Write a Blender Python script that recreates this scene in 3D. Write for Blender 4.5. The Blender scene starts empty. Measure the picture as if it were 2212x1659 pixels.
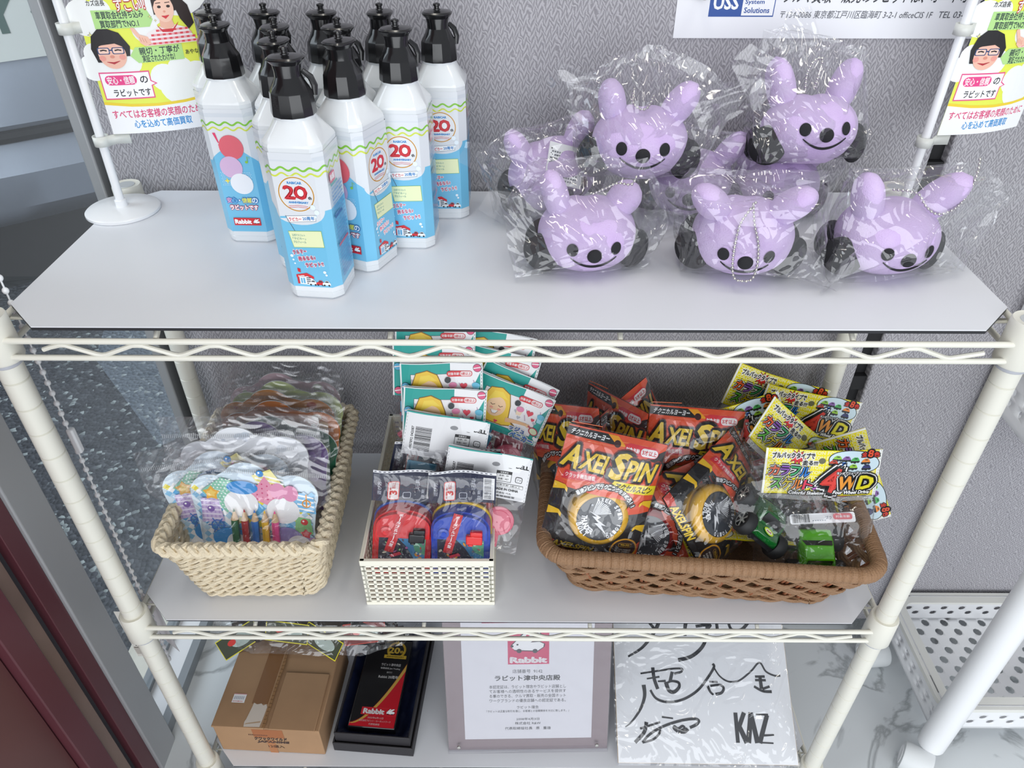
import bpy, bmesh, math, random
from mathutils import Vector, Matrix, Euler, noise, geometry
from mathutils.geometry import tessellate_polygon
S = bpy.context.scene; COL = S.collection
R = math.radians; PI = math.pi
sin, cos = math.sin, math.cos
T, M, B = .74, .393, .094          # heights of the three shelf boards above the floor (m)

# ------------------------------------------------------------------ camera
cam = bpy.data.cameras.new('camera'); co = bpy.data.objects.new('camera', cam); COL.objects.link(co)
cam.sensor_fit = 'HORIZONTAL'; cam.sensor_width = 36; cam.lens = 36*1609/2212; cam.clip_start = .01
_p, _y, _r = R(37.16), R(-.3), R(.05)
fw = Vector((sin(_y)*cos(_p), cos(_y)*cos(_p), -sin(_p))); rt = Vector((cos(_y), -sin(_y), 0)); up = rt.cross(fw)
r2 = rt*cos(_r)+up*sin(_r); u2 = up*cos(_r)-rt*sin(_r)
mm = Matrix((r2, u2, -fw)).transposed().to_4x4(); mm.translation = (.0058, -.4531, .2901+T); co.matrix_world = mm
S.camera = co
# ------------------------------------------------------------------ light
S.view_settings.view_transform = 'Standard'; S.view_settings.look = 'None'; S.view_settings.gamma = 1
S.view_settings.use_curve_mapping = False; S.view_settings.exposure = 0.0
S.cycles.transparent_max_bounces = 24; S.cycles.max_bounces = 8; S.cycles.caustics_refractive = False; S.cycles.caustics_reflective = False
w = bpy.data.worlds.new('daylight'); S.world = w; w.use_nodes = True
bg = w.node_tree.nodes['Background']; bg.inputs[0].default_value = (.88, .93, 1, 1); bg.inputs[1].default_value = .56
def lamp(name, loc, to, sx, sy, power, col):
    l = bpy.data.lights.new(name, 'AREA'); l.shape = 'RECTANGLE'; l.size = sx; l.size_y = sy; l.energy = power; l.color = col
    o = bpy.data.objects.new(name, l); COL.objects.link(o); o.location = loc
    o.rotation_euler = (Vector(to)-Vector(loc)).to_track_quat('-Z', 'Y').to_euler(); return o
lamp('window_daylight', (-2.1, -.5, 1.9), (.1, .15, .6), 2.2, 1.6, 52, (.86, .93, 1))
lamp('shopfront_daylight', (.2, -2.4, 1.08), (.05, .1, .6), 3.2, 1.9, 56, (.94, .97, 1))
lamp('ceiling_tube', (-.25, -.25, 2.35), (-.25, -.25, 0), .12, 1.2, 6, (1, .95, .84))
lamp('ceiling_tube', (.75, .0, 2.35), (.75, 0, 0), .12, 1.2, 6, (1, .95, .84))

# ------------------------------------------------------------------ materials
def lin(h):
    if isinstance(h, str):
        h = h.lstrip('#'); c = [int(h[i:i+2], 16)/255 for i in (0, 2, 4)]
    else: c = [x/255 for x in h]
    return [x/12.92 if x <= .04045 else ((x+.055)/1.055)**2.4 for x in c]
_mats = {}
def mat(name, col, rough=.5, metal=0, spec=.5, trans=0, bump=0, bscale=200, var=0, alpha=1, coat=0, sheen=0, emit=0):
    if name in _mats: return _mats[name]
    m = bpy.data.materials.new(name); m.use_nodes = True; nt = m.node_tree; b = nt.nodes['Principled BSDF']
    c = lin(col)+[1]; b.inputs['Base Color'].default_value = c; b.inputs['Roughness'].default_value = rough
    b.inputs['Metallic'].default_value = metal; b.inputs['Specular IOR Level'].default_value = spec
    b.inputs['Transmission Weight'].default_value = trans; b.inputs['Alpha'].default_value = alpha
    b.inputs['Coat Weight'].default_value = coat; b.inputs['Sheen Weight'].default_value = sheen
    if sheen: b.inputs['Sheen Roughness'].default_value = .4; b.inputs['Sheen Tint'].default_value = c
    if bump or var:
        tc = nt.nodes.new('ShaderNodeTexCoord'); n = nt.nodes.new('ShaderNodeTexNoise'); n.inputs['Scale'].default_value = bscale
        n.inputs['Detail'].default_value = 4; nt.links.new(tc.outputs['Object'], n.inputs['Vector'])
        if bump:
            bp = nt.nodes.new('ShaderNodeBump'); bp.inputs['Strength'].default_value = bump; bp.inputs['Distance'].default_value = .002
            nt.links.new(n.outputs['Fac'], bp.inputs['Height']); nt.links.new(bp.outputs['Normal'], b.inputs['Normal'])
        if var:
            mx = nt.nodes.new('ShaderNodeMix'); mx.data_type = 'RGBA'; mx.inputs[6].default_value = [x*(1-var) for x in c[:3]]+[1]
            mx.inputs[7].default_value = [min(1, x*(1+var)) for x in c[:3]]+[1]
            nt.links.new(n.outputs['Fac'], mx.inputs[0]); nt.links.new(mx.outputs[2], b.inputs['Base Color'])
    _mats[name] = m; return m
def nodes_mat(name):
    m = bpy.data.materials.new(name); m.use_nodes = True; nt = m.node_tree
    return m, nt, nt.nodes['Principled BSDF'], nt.nodes.new, nt.links.new
def film_mat(name, tint=(.985, .985, .99), haze=.035, rough=.07, gain=1.0, crease=.5):
    m = bpy.data.materials.new(name); m.use_nodes = True; nt = m.node_tree; N = nt.nodes.new; L = nt.links.new
    nt.nodes.remove(nt.nodes['Principled BSDF']); out = nt.nodes['Material Output']
    tr = N('ShaderNodeBsdfTransparent'); tr.inputs[0].default_value = (*tint, 1)
    gl = N('ShaderNodeBsdfGlossy'); gl.inputs['Roughness'].default_value = rough
    df = N('ShaderNodeBsdfDiffuse'); df.inputs[0].default_value = (.9, .92, .95, 1)
    fr = N('ShaderNodeLayerWeight'); fr.inputs[0].default_value = .5
    pw = N('ShaderNodeMath'); pw.operation = 'POWER'; pw.inputs[1].default_value = 4; L(fr.outputs['Facing'], pw.inputs[0])
    mu = N('ShaderNodeMath'); mu.operation = 'MULTIPLY_ADD'; mu.inputs[1].default_value = .75; mu.inputs[2].default_value = .05*gain; mu.use_clamp = True; L(pw.outputs[0], mu.inputs[0])
    a = N('ShaderNodeMixShader'); a.inputs[0].default_value = haze; L(tr.outputs[0], a.inputs[1]); L(df.outputs[0], a.inputs[2])
    tc = N('ShaderNodeTexCoord'); nz = N('ShaderNodeTexNoise'); nz.inputs['Scale'].default_value = 16; nz.inputs['Detail'].default_value = 2; nz.inputs['Distortion'].default_value = 1.6; L(tc.outputs['Object'], nz.inputs['Vector'])
    rg = N('ShaderNodeMath'); rg.operation = 'PINGPONG'; rg.inputs[1].default_value = .16; L(nz.outputs['Fac'], rg.inputs[0])
    bp = N('ShaderNodeBump'); bp.inputs['Strength'].default_value = crease; bp.inputs['Distance'].default_value = .03; L(rg.outputs[0], bp.inputs['Height']); L(bp.outputs[0], gl.inputs['Normal'])
    c = N('ShaderNodeMixShader'); L(mu.outputs[0], c.inputs[0]); L(a.outputs[0], c.inputs[1]); L(gl.outputs[0], c.inputs[2])
    L(c.outputs[0], out.inputs[0]); return m
def print_mat(name, rough, coat=0):
    m, nt, b, N, L = nodes_mat(name); a = N('ShaderNodeVertexColor'); a.layer_name = 'Col'
    L(a.outputs[0], b.inputs['Base Color']); b.inputs['Roughness'].default_value = rough; b.inputs['Coat Weight'].default_value = coat
    b.inputs['Coat Roughness'].default_value = .08; return m
PRINT = print_mat('printed_paper', .5); GLOSSPRINT = print_mat('printed_glossy_film', .3, .35)
FILM = film_mat('clear_film', haze=.018, gain=1.5); FILM2 = film_mat('clear_bag_film', haze=.028, gain=1.9); GLASS = film_mat('window_glass', (.93, .955, .965), .012, .0, .8, 0)
ACRYL = film_mat('acrylic', (.95, .95, .96), .03, .03, 1, 0)
WM = mat('white_enamel', (226, 224, 213), .32, bump=.03, bscale=60); BOARD = mat('white_melamine', (226, 228, 233), .42, bump=.02, bscale=300)
DARK = mat('dark_edge', (32, 33, 38), .6); BLACK = mat('black_plastic', (20, 20, 22), .22, coat=.25); BLK = mat('black_matte', (22, 22, 25), .7)
WP = mat('white_plastic', (240, 241, 243), .28, coat=.2); CREAM = mat('cream_plastic', (243, 240, 224), .35)
ALU = mat('aluminium', (168, 170, 172), .4, .35, bump=.02, bscale=40); CLIP = mat('frosted_clip', (232, 234, 228), .35, trans=.15)
STEEL = mat('steel_beads', (205, 203, 198), .22, 1)

# ------------------------------------------------------------------ mesh helpers
def frame_along(pts, closed):
    n = len(pts); out = []; prev = None
    for i in range(n):
        a = pts[(i-1) % n] if closed or i else pts[0]; b = pts[(i+1) % n] if closed or i < n-1 else pts[-1]
        t = (b-a).normalized() if (b-a).length > 1e-9 else Vector((0, 0, 1))
        if prev is None:
            ref = Vector((0, 0, 1)) if abs(t.z) < .9 else Vector((1, 0, 0)); u = t.cross(ref).normalized()
        else: u = (prev-t*prev.dot(t)); u = u.normalized() if u.length > 1e-6 else prev
        prev = u; out.append((t, u, t.cross(u)))
    return out
class MB:
    def __init__(s): s.v = []; s.f = []; s.m = []; s.s = []
    def add(s, v, f, m=0, sm=False):
        k = len(s.v); s.v += [Vector(x) for x in v]; s.f += [[i+k for i in q] for q in f]; s.m += [m]*len(f); s.s += [sm]*len(f); return s
    def box(s, a, b, m=0, mx=None):
        (x, y, z), (X, Y, Z) = a, b
        v = [Vector(q) for q in ((x, y, z), (X, y, z), (X, Y, z), (x, Y, z), (x, y, Z), (X, y, Z), (X, Y, Z), (x, Y, Z))]
        if mx is not None: v = [mx @ q for q in v]
        return s.add(v, [(0, 3, 2, 1), (4, 5, 6, 7), (0, 1, 5, 4), (1, 2, 6, 5), (2, 3, 7, 6), (3, 0, 4, 7)], m)
    def tube(s, pts, r, n=8, closed=False, m=0, sm=True, cap=True, flat=1):
        pts = [Vector(p) for p in pts]; fr = frame_along(pts, closed); v = []; f = []; N = len(pts)
        for i, (p, (t, u, w_)) in enumerate(zip(pts, fr)):
            rr = r[i] if isinstance(r, (list, tuple)) else r
            for k in range(n):
                a = 2*PI*k/n; v.append(p+u*(rr*cos(a))+w_*(rr*sin(a)*flat))
        for i in range(N if closed else N-1):
            j = (i+1) % N
            for k in range(n): f.append((i*n+k, i*n+(k+1) % n, j*n+(k+1) % n, j*n+k))
        s.add(v, f, m, sm)
        if cap and not closed: k = len(s.v)-len(v); s.f += [[k+i for i in range(n-1, -1, -1)], [k+(N-1)*n+i for i in range(n)]]; s.m += [m]*2; s.s += [False]*2
        return s
    def lathe(s, prof, n=24, mx=None, m=0, sm=True, fac=None):
        v = []; f = []; N = len(prof)
        for r, z in prof:
            for k in range(n): a = 2*PI*(k+.5)/n; v.append(Vector((r*cos(a), r*sin(a), z)))
        for i in range(N-1):
            for k in range(n): f.append((i*n+k, i*n+(k+1) % n, (i+1)*n+(k+1) % n, (i+1)*n+k))
        f.append(tuple(range(n-1, -1, -1))); f.append(tuple((N-1)*n+k for k in range(n)))
        if mx is not None: v = [mx @ q for q in v]
        return s.add(v, f, m, sm)
    def ball(s, c, r, nu=16, nv=10, m=0, mx=None, pw=1):
        r = (r, r, r) if isinstance(r, (int, float)) else r; c = Vector(c); v = []; f = []
        g = lambda q: math.copysign(abs(q)**pw, q)
        for j in range(nv+1):
            t = PI*j/nv
            for i in range(nu):
                a = 2*PI*i/nu; q = Vector((r[0]*g(sin(t))*g(cos(a)), r[1]*g(sin(t))*g(sin(a)), -r[2]*g(cos(t))))
                v.append(c+(mx @ q if mx is not None else q))
        for j in range(nv):
            for i in range(nu): f.append((j*nu+i, j*nu+(i+1) % nu, (j+1)*nu+(i+1) % nu, (j+1)*nu+i))
        return s.add(v, f, m, True)
    def prism(s, poly, a, b, axis='z', m=0, me=None):
        n = len(poly); me = m if me is None else me
        P3 = (lambda p, t: Vector((p[0], p[1], t))) if axis == 'z' else ((lambda p, t: Vector((p[0], t, p[1]))) if axis == 'y' else (lambda p, t: Vector((t, p[0], p[1]))))
        v = [P3(p, a) for p in poly]+[P3(p, b) for p in poly]
        tri = tessellate_polygon([[Vector((p[0], p[1], 0)) for p in poly]])
        s.add(v, [], m); k = len(s.v)-2*n
        for t in tri: s.f.append([k+i for i in t]); s.m.append(m); s.s.append(False); s.f.append([k+n+i for i in reversed(t)]); s.m.append(m); s.s.append(False)
        for i in range(n): s.f.append([k+i, k+(i+1) % n, k+n+(i+1) % n, k+n+i]); s.m.append(me); s.s.append(False)
        return s
    def xf(s, mx): s.v = [mx @ q for q in s.v]; return s
    def mesh(s, name, mats, ang=38):
        me = bpy.data.meshes.new(name); me.from_pydata([tuple(q) for q in s.v], [], s.f)
        for q in (mats if isinstance(mats, (list, tuple)) else [mats]): me.materials.append(q)
        me.polygons.foreach_set('material_index', s.m); me.polygons.foreach_set('use_smooth', s.s)
        bm = bmesh.new(); bm.from_mesh(me); bmesh.ops.recalc_face_normals(bm, faces=bm.faces); bm.to_mesh(me); bm.free(); me.update(); me.set_sharp_from_angle(angle=R(ang)); return me
    def build(s, name, mats, parent=None, bevel=0, label=None, seg=2, ang=38):
        o = bpy.data.objects.new(name, s.mesh(name, mats, ang)); COL.objects.link(o)
        if parent is not None: o.parent = parent
        if bevel:
            b = o.modifiers.new('bevel', 'BEVEL'); b.width = bevel; b.segments = seg; b.limit_method = 'ANGLE'; b.angle_limit = R(40)
        if label: o['label'] = label
        return o
def tag(o, label, cat, group=None, kind=None):
    o['label'] = label; o['category'] = cat
    if group: o['group'] = group
    if kind: o['kind'] = kind
    return o
def struct(o): o['kind'] = 'structure'; return o
def thing(name, label, cat, loc=(0, 0, 0), rot=(0, 0, 0), group=None):
    o = bpy.data.objects.new(name, None); COL.objects.link(o); o.empty_display_size = .01
    place(o, loc, rot); return tag(o, label, cat, group)
def place(o, loc, rot=(0, 0, 0), sc=None):       # rot = lean about x, roll in its own plane, turn about z
    o.rotation_mode = 'YXZ'; o.location = loc; o.rotation_euler = rot
    if sc: o.scale = (sc, sc, sc)
def kids(o): return [c for c in bpy.data.objects if c.parent == o]
def dup(o, loc=None, rot=None, label=None, group=None, parent=None, skip=(), sc=None):
    c = o.copy(); COL.objects.link(c)
    if parent is not None: c.parent = parent
    if loc is not None: place(c, loc, rot or (0, 0, 0), sc)
    if label: c['label'] = label
    if group: c['group'] = group
    for k in kids(o):
        if k.name.split('.')[0] not in skip: dup(k, parent=c, skip=skip)
    return c
def rrect(x0, y0, x1, y1, r, n=5):
    out = []
    for cx, cy, a in ((x1-r, y0+r, -90), (x1-r, y1-r, 0), (x0+r, y1-r, 90), (x0+r, y0+r, 180)):
        for k in range(n+1): t = R(a+90*k/n); out.append((cx+r*cos(t), cy+r*sin(t)))
    return out

# ------------------------------------------------------------------ print: flat coloured shapes and lettering laid on a surface
_glyph = {}
def glyphs(t, bold=0):
    k = (t, bold)
    if k not in _glyph:
        c = bpy.data.curves.new('t', 'FONT'); c.body = t; c.offset = bold; c.resolution_u = 2
        o = bpy.data.objects.new('t', c); COL.objects.link(o); dg = bpy.context.evaluated_depsgraph_get()
        me = bpy.data.meshes.new_from_object(o.evaluated_get(dg))
        _glyph[k] = ([(v.co.x, v.co.y) for v in me.vertices], [tuple(p.vertices) for p in me.polygons])
        bpy.data.objects.remove(o); bpy.data.curves.remove(c); bpy.data.meshes.remove(me)
    return _glyph[k]
class Art:
    def __init__(s): s.it = []; s.l = 0
    def raw(s, v, f, col): s.it.append((v, f, lin(col), s.l)); s.l += 1; return s
    def poly(s, p, col):
        return s.raw(list(p), [tuple(t) for t in tessellate_polygon([[Vector((x, y, 0)) for x, y in p]])], col)
    def rect(s, x0, y0, x1, y1, col): return s.raw([(x0, y0), (x1, y0), (x1, y1), (x0, y1)], [(0, 1, 2, 3)], col)
    def rr(s, x0, y0, x1, y1, r, col): return s.poly(rrect(x0, y0, x1, y1, r, 4), col)
    def ell(s, cx, cy, rx, ry, col, n=24, rot=0):
        c, d = cos(rot), sin(rot); p = [(rx*cos(2*PI*k/n), ry*sin(2*PI*k/n)) for k in range(n)]
        return s.raw([(cx+x*c-y*d, cy+x*d+y*c) for x, y in p], [tuple(range(n))], col)
    def dots(s, pts, r, col, n=8):
        v = []; f = []
        for x, y in pts:
            k = len(v); v += [(x+r*cos(2*PI*i/n), y+r*sin(2*PI*i/n)) for i in range(n)]; f.append(tuple(range(k, k+n)))
        return s.raw(v, f, col)
    def rects(s, rs, col):
        v = []; f = []
        for x0, y0, x1, y1 in rs: k = len(v); v += [(x0, y0), (x1, y0), (x1, y1), (x0, y1)]; f.append((k, k+1, k+2, k+3))
        return s.raw(v, f, col)
    def ring(s, cx, cy, r, w_, col, n=40, ry=None):
        ry = ry or r; v = []; f = []
        for k in range(n): a = 2*PI*k/n; v += [(cx+r*cos(a), cy+ry*sin(a)), (cx+(r-w_)*cos(a), cy+(ry-w_)*sin(a))]
        for k in range(n): j = (k+1) % n; f.append((2*k, 2*j, 2*j+1, 2*k+1))
        return s.raw(v, f, col)
    def line(s, pts, w_, col, closed=False):
        v = []; f = []; n = len(pts)
        for i, p in enumerate(pts):
            a = pts[(i-1) % n] if closed or i else p; b = pts[(i+1) % n] if closed or i < n-1 else p
            d = Vector((b[0]-a[0], b[1]-a[1])); d = d.normalized() if d.length > 0 else Vector((1, 0))
            ww = (w_[i] if isinstance(w_, (list, tuple)) else w_)/2; v += [(p[0]-d.y*ww, p[1]+d.x*ww), (p[0]+d.y*ww, p[1]-d.x*ww)]
        for i in range(n if closed else n-1): j = (i+1) % n; f.append((2*i, 2*i+1, 2*j+1, 2*j))
        return s.raw(v, f, col)
    def wave(s, x0, x1, y, amp, per, w_, col, ph=0):
        n = max(8, int((x1-x0)/per*12)); return s.line([(x0+(x1-x0)*i/n, y+amp*sin(2*PI*(x0+(x1-x0)*i/n)/per+ph)) for i in range(n+1)], w_, col)
    def text(s, t, cx, cy, h, col, w_=None, al='C', bold=.02, out=None, rot=0, shear=0):
        cjk = any(ord(x) > 0x2000 for x in t); v, f = glyphs(t, 0 if cjk or bold > .055 else bold)
        if not v: return s
        x0 = min(q[0] for q in v); x1 = max(q[0] for q in v); y0 = min(q[1] for q in v); y1 = max(q[1] for q in v)
        ky = h/(y1-y0); kx = w_/(x1-x0) if w_ else ky; ox = {'C': (x0+x1)/2, 'L': x0, 'R': x1}[al]; oy = (y0+y1)/2; c, d = cos(rot), sin(rot)
        def mp(vs):
            o = []
            for x, y in vs:
                Y = (y-oy)*ky; X = (x-ox)*kx+shear*Y; o.append((cx+X*c-Y*d, cy+X*d+Y*c))
            return o
        def many(rad, n_, cc):                      # heavier strokes: the lettering repeated round a small circle
            V2 = []; F2 = []
            for k in range(n_):
                o = len(V2); V2 += mp([(x+rad*cos(2*PI*k/n_+.4), y+rad*sin(2*PI*k/n_+.4)) for x, y in v]); F2 += [tuple(i+o for i in q) for q in f]
            s.raw(V2, F2, cc)
        for bw, bc in (out or []): many(bw, 10, bc)
        if (cjk and bold) or bold > .055: many(bold*.7, 4, col)
        return s.raw(mp(v), f, col)
    def heart(s, cx, cy, r, col):
        p = []
        for k in range(24): t = 2*PI*k/24; p.append((cx+r*sin(t)**3, cy+r*(13*cos(t)-5*cos(2*t)-2*cos(3*t)-cos(4*t))/16))
        return s.poly(p, col)
    def star(s, cx, cy, r, col, n=5, k=.45, rot=0):
        return s.poly([(cx+(r if i % 2 == 0 else r*k)*sin(PI*i/n+rot), cy+(r if i % 2 == 0 else r*k)*cos(PI*i/n+rot)) for i in range(2*n)], col)
    def barcode(s, x0, y0, x1, y1, seed=1, horiz=False):
        rn = random.Random(seed); rs = []; a, b = (y0, y1) if horiz else (x0, x1); t = a; u = (b-a)/70
        while t < b:
            q = rn.choice((1, 1, 2, 3))*u; rs.append((x0, t, x1, min(b, t+q)) if horiz else (t, y0, min(b, t+q), y1)); t += q+rn.choice((1, 1, 2))*u
        return s.rects(rs, '#202024')
    def mesh(s, name, fn=None, cut=None, dz=2.5e-5, m=None, flip=False):
        v = []; f = []; c = []
        for vs, fs, col, l in s.it:
            k = len(v); v += [(x, y, l*dz) for x, y in vs]; f += [[i+k for i in q] for q in fs]; c += [col]*len(fs)
        me = bpy.data.meshes.new(name); me.from_pydata(v, [], f); at = me.color_attributes.new('Col', 'FLOAT_COLOR', 'CORNER')
        for p in me.polygons:
            q = (*c[p.index], 1)
            for li in p.loop_indices: at.data[li].color = q
        bm = bmesh.new(); bm.from_mesh(me)
        for fc in bm.faces:
            fc.normal_update()
            if fc.normal.z < 0: fc.normal_flip()
        fn = fn or (lambda u, v_, q: (u, -q, v_)); grid = None
        planes = []
        for ct in (cut or []):
            if ct[0] == 'grid':
                _, nu, u0, u1, nv, v0, v1 = ct; grid = ct; du, dv = (u1-u0)/nu, (v1-v0)/nv
                planes += [((u0+du*k, 0, 0), (1, 0, 0)) for k in range(1, nu)]+[((0, v0+dv*k, 0), (0, 1, 0)) for k in range(1, nv)]
                planes += [((u0+du*k, v0, 0), (1/du, -1/dv, 0)) for k in range(-nv+1, nu)]
            else: planes += [((cv, 0, 0), (1, 0, 0)) for cv in ct[1]]
        for co_, no in planes:
            bmesh.ops.bisect_plane(bm, geom=bm.verts[:]+bm.edges[:]+bm.faces[:], plane_co=co_, plane_no=Vector(no).normalized(), dist=1e-7)
        for x in bm.verts:
            if grid:                                     # facets of a bent sheet: everything printed on one facet stays on its plane
                a_, b_ = (x.co.x-u0)/du, (x.co.y-v0)/dv; i = min(nu-1, max(0, int(a_+1e-6))); k = min(nv-1, max(0, int(b_+1e-6))); a_ -= i; b_ -= k
                g = lambda p, q: Vector(fn(u0+du*(i+p), v0+dv*(k+q), x.co.z))
                o = g(0, 0); x.co = o+(g(1, 0)-o)*a_+(g(1, 1)-g(1, 0))*b_ if a_ >= b_ else o+(g(1, 1)-g(0, 1))*a_+(g(0, 1)-o)*b_
            else: x.co = Vector(fn(x.co.x, x.co.y, x.co.z))
        bm.to_mesh(me); bm.free(); me.materials.append(m or PRINT); me.update(); return me
    def build(s, name, parent=None, fn=None, cut=None, m=None, label=None, dz=2.5e-5):
        o = bpy.data.objects.new(name, s.mesh(name, fn, cut, dz, m)); COL.objects.link(o)
        if parent is not None: o.parent = parent
        if label: o['label'] = label
        return o
def hull_film(name, pts, parent, seed, amp=.002, cuts=3, m=None, sc=60, label=None):
    """a taut plastic bag: the hull of its contents and of its own loose corners, creased"""
    bm = bmesh.new()
    for p in pts: bm.verts.new(p)
    r = bmesh.ops.convex_hull(bm, input=bm.verts[:]); bad = [g for g in r['geom_interior']+r['geom_unused'] if isinstance(g, bmesh.types.BMVert)]
    bmesh.ops.delete(bm, geom=list(set(bad)), context='VERTS')
    bmesh.ops.triangulate(bm, faces=bm.faces[:]); bmesh.ops.subdivide_edges(bm, edges=bm.edges[:], cuts=cuts, use_grid_fill=True)
    bm.normal_update(); o3 = Vector((seed*3.1, seed*1.7, seed*.9)); mv = []
    for x in bm.verts:
        q = x.co*sc+o3; a = abs(noise.noise(q))*2-.6+.6*abs(noise.noise(q*2.3)); mv.append((x, x.normal*(-amp*(.9-a))))
    for x, d in mv: x.co += d
    bmesh.ops.recalc_face_normals(bm, faces=bm.faces[:])
    me = bpy.data.meshes.new(name); bm.to_mesh(me); bm.free(); me.materials.append(m or FILM)
    o = bpy.data.objects.new(name, me); COL.objects.link(o); o.parent = parent
    if label: o['label'] = label
    return o
def pillow(w_, h, d, seed, amp=.0015, nx=14, nz=16, flat_top=0, mx=None, taper=0):
    """a filled flat bag standing on its lower edge: two creased sheets sealed round the edge, facing -y"""
    b = MB(); v = []; f = []; rn = random.Random(seed)
    for sd in (-1, 1):
        for j in range(nz+1):
            for i in range(nx+1):
                u = i/nx; t = j/nz; e = min(u, 1-u)*2; g = min(t, 1-t)*2
                tt = 0 if t > 1-flat_top else 1
                q = (1-(1-min(1, e*1.8))**2)**.5*(1-(1-min(1, min(t, max(0, 1-flat_top-t))*3.4))**2)**.5 if tt else 0
                n_ = noise.noise(Vector((u*w_*70+seed, t*h*70, sd*3+seed)))+.6*abs(noise.noise(Vector((u*w_*160, t*h*120+seed, sd*2))))
                y = sd*(d/2*q+.0004)+amp*n_*(.35+q)*(1 if tt else .5)*sd
                x = (u-.5)*w_+ (0 if 0 < i < nx else .0012*noise.noise(Vector((t*9, seed, u))))
                v.append(Vector((x*(1-taper*(1-max(0, min(1, (t-.58)/.14)))), y, t*h)))
    n = (nx+1)*(nz+1)
    for sd in (0, 1):
        for j in range(nz):
            for i in range(nx): a = sd*n+j*(nx+1)+i; f.append((a, a+1, a+nx+2, a+nx+1))
    if mx is not None: v = [mx @ q for q in v]
    return b.add(v, f)
# ------------------------------------------------------------------ the room
def wall_mat():
    m, nt, b, N, L = nodes_mat('grey_woven_fabric'); tc = N('ShaderNodeTexCoord'); sp = N('ShaderNodeSeparateXYZ')
    nz = N('ShaderNodeTexNoise'); nz.inputs['Scale'].default_value = 110; nz.inputs['Detail'].default_value = 3; L(tc.outputs['Object'], nz.inputs['Vector'])
    ma = lambda op, a, c=None: (lambda n: (setattr(n, 'operation', op), [L(v, n.inputs[i]) if hasattr(v, 'node') else setattr(n.inputs[i], 'default_value', v) for i, v in enumerate((a, c)) if v is not None], n.outputs[0])[2])(N('ShaderNodeMath'))
    L(tc.outputs['Object'], sp.inputs[0]); jit = ma('MULTIPLY', nz.outputs['Fac'], .009)
    x = ma('ADD', sp.outputs[0], jit); z = ma('ADD', sp.outputs[2], jit)
    kx, kz = 2*PI/.0029, 2*PI/.0072
    a = ma('SINE', ma('ADD', ma('MULTIPLY', x, kx), ma('MULTIPLY', z, kz))); c = ma('SINE', ma('SUBTRACT', ma('MULTIPLY', x, kx), ma('MULTIPLY', z, kz)))
    k = ma('GREATER_THAN', ma('SINE', ma('MULTIPLY', x, 2*PI/.0066)), -.2)
    v = ma('ADD', ma('MULTIPLY', a, k), ma('MULTIPLY', c, ma('SUBTRACT', 1.0, k))); v = ma('MULTIPLY', ma('ADD', v, 1.0), .5)
    cr = N('ShaderNodeValToRGB'); cr.color_ramp.elements[0].position = .1; cr.color_ramp.elements[0].color = (*lin('#949297'), 1)
    cr.color_ramp.elements[1].position = .8; cr.color_ramp.elements[1].color = (*lin('#b8b6bb'), 1); L(v, cr.inputs[0])
    L(cr.outputs[0], b.inputs['Base Color']); b.inputs['Roughness'].default_value = .9; b.inputs['Specular IOR Level'].default_value = .2
    bp = N('ShaderNodeBump'); bp.inputs['Strength'].default_value = .35; bp.inputs['Distance'].default_value = .001; L(v, bp.inputs['Height']); L(bp.outputs[0], b.inputs['Normal'])
    return m
def marble_mat():
    m, nt, b, N, L = nodes_mat('white_marble'); tc = N('ShaderNodeTexCoord'); n = N('ShaderNodeTexNoise'); n.inputs['Scale'].default_value = 5; n.inputs['Detail'].default_value = 8; n.inputs['Distortion'].default_value = 1.1
    L(tc.outputs['Object'], n.inputs['Vector']); cr = N('ShaderNodeValToRGB'); e = cr.color_ramp.elements
    e[0].position = .475; e[0].color = (*lin('#d2d6d8'), 1); e[1].position = .525; e[1].color = (*lin('#d6dadc'), 1)
    q = e.new(.5); q.color = (*lin('#a2a6a8'), 1); L(n.outputs['Fac'], cr.inputs[0]); L(cr.outputs[0], b.inputs['Base Color']); b.inputs['Roughness'].default_value = .3; return m
def asphalt_mat(name, cols):
    m, nt, b, N, L = nodes_mat(name); tc = N('ShaderNodeTexCoord'); v = N('ShaderNodeTexVoronoi'); v.inputs['Scale'].default_value = 110; L(tc.outputs['Object'], v.inputs['Vector'])
    sp = N('ShaderNodeSeparateColor'); L(v.outputs['Color'], sp.inputs[0]); cr = N('ShaderNodeValToRGB'); e = cr.color_ramp.elements
    e[0].position = .2; e[0].color = (*lin(cols[0]), 1); e[1].position = .97; e[1].color = (*lin(cols[3]), 1)
    for t, c in ((.72, cols[1]), (.91, cols[2])): q = e.new(t); q.color = (*lin(c), 1)
    L(sp.outputs[0], cr.inputs[0]); L(cr.outputs[0], b.inputs['Base Color']); b.inputs['Roughness'].default_value = .85
    bp = N('ShaderNodeBump'); bp.inputs['Distance'].default_value = .006; L(v.outputs['Distance'], bp.inputs['Height']); L(bp.outputs[0], b.inputs['Normal']); return m
WY = .266
struct(MB().box((-.396, WY, .02), (.412, WY+.04, 1.9)).box((.430, WY, .02), (2.2, WY+.04, 1.9)).build('wall_back', wall_mat(), bevel=.002))
j = MB().box((.412, WY+.012, .02), (.430, WY+.03, 1.9))
for k in range(26): z = .08+k*.066; j.box((.411, WY+.004, z), (.431, WY+.014, z+.02))
struct(j.build('trim_1', BLK))
struct(MB().box((-.4195, WY-.006, .0), (-.4080, WY+.045, 1.9)).build('trim_2', ALU, bevel=.002))
struct(MB().box((-.408, WY+.02, .0), (-.396, WY+.04, 1.9)).build('trim_3', BLK))
struct(MB().box((-.478, -1.2, -.04), (2.4, 1.4, 0)).build('floor', marble_mat()))
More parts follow.
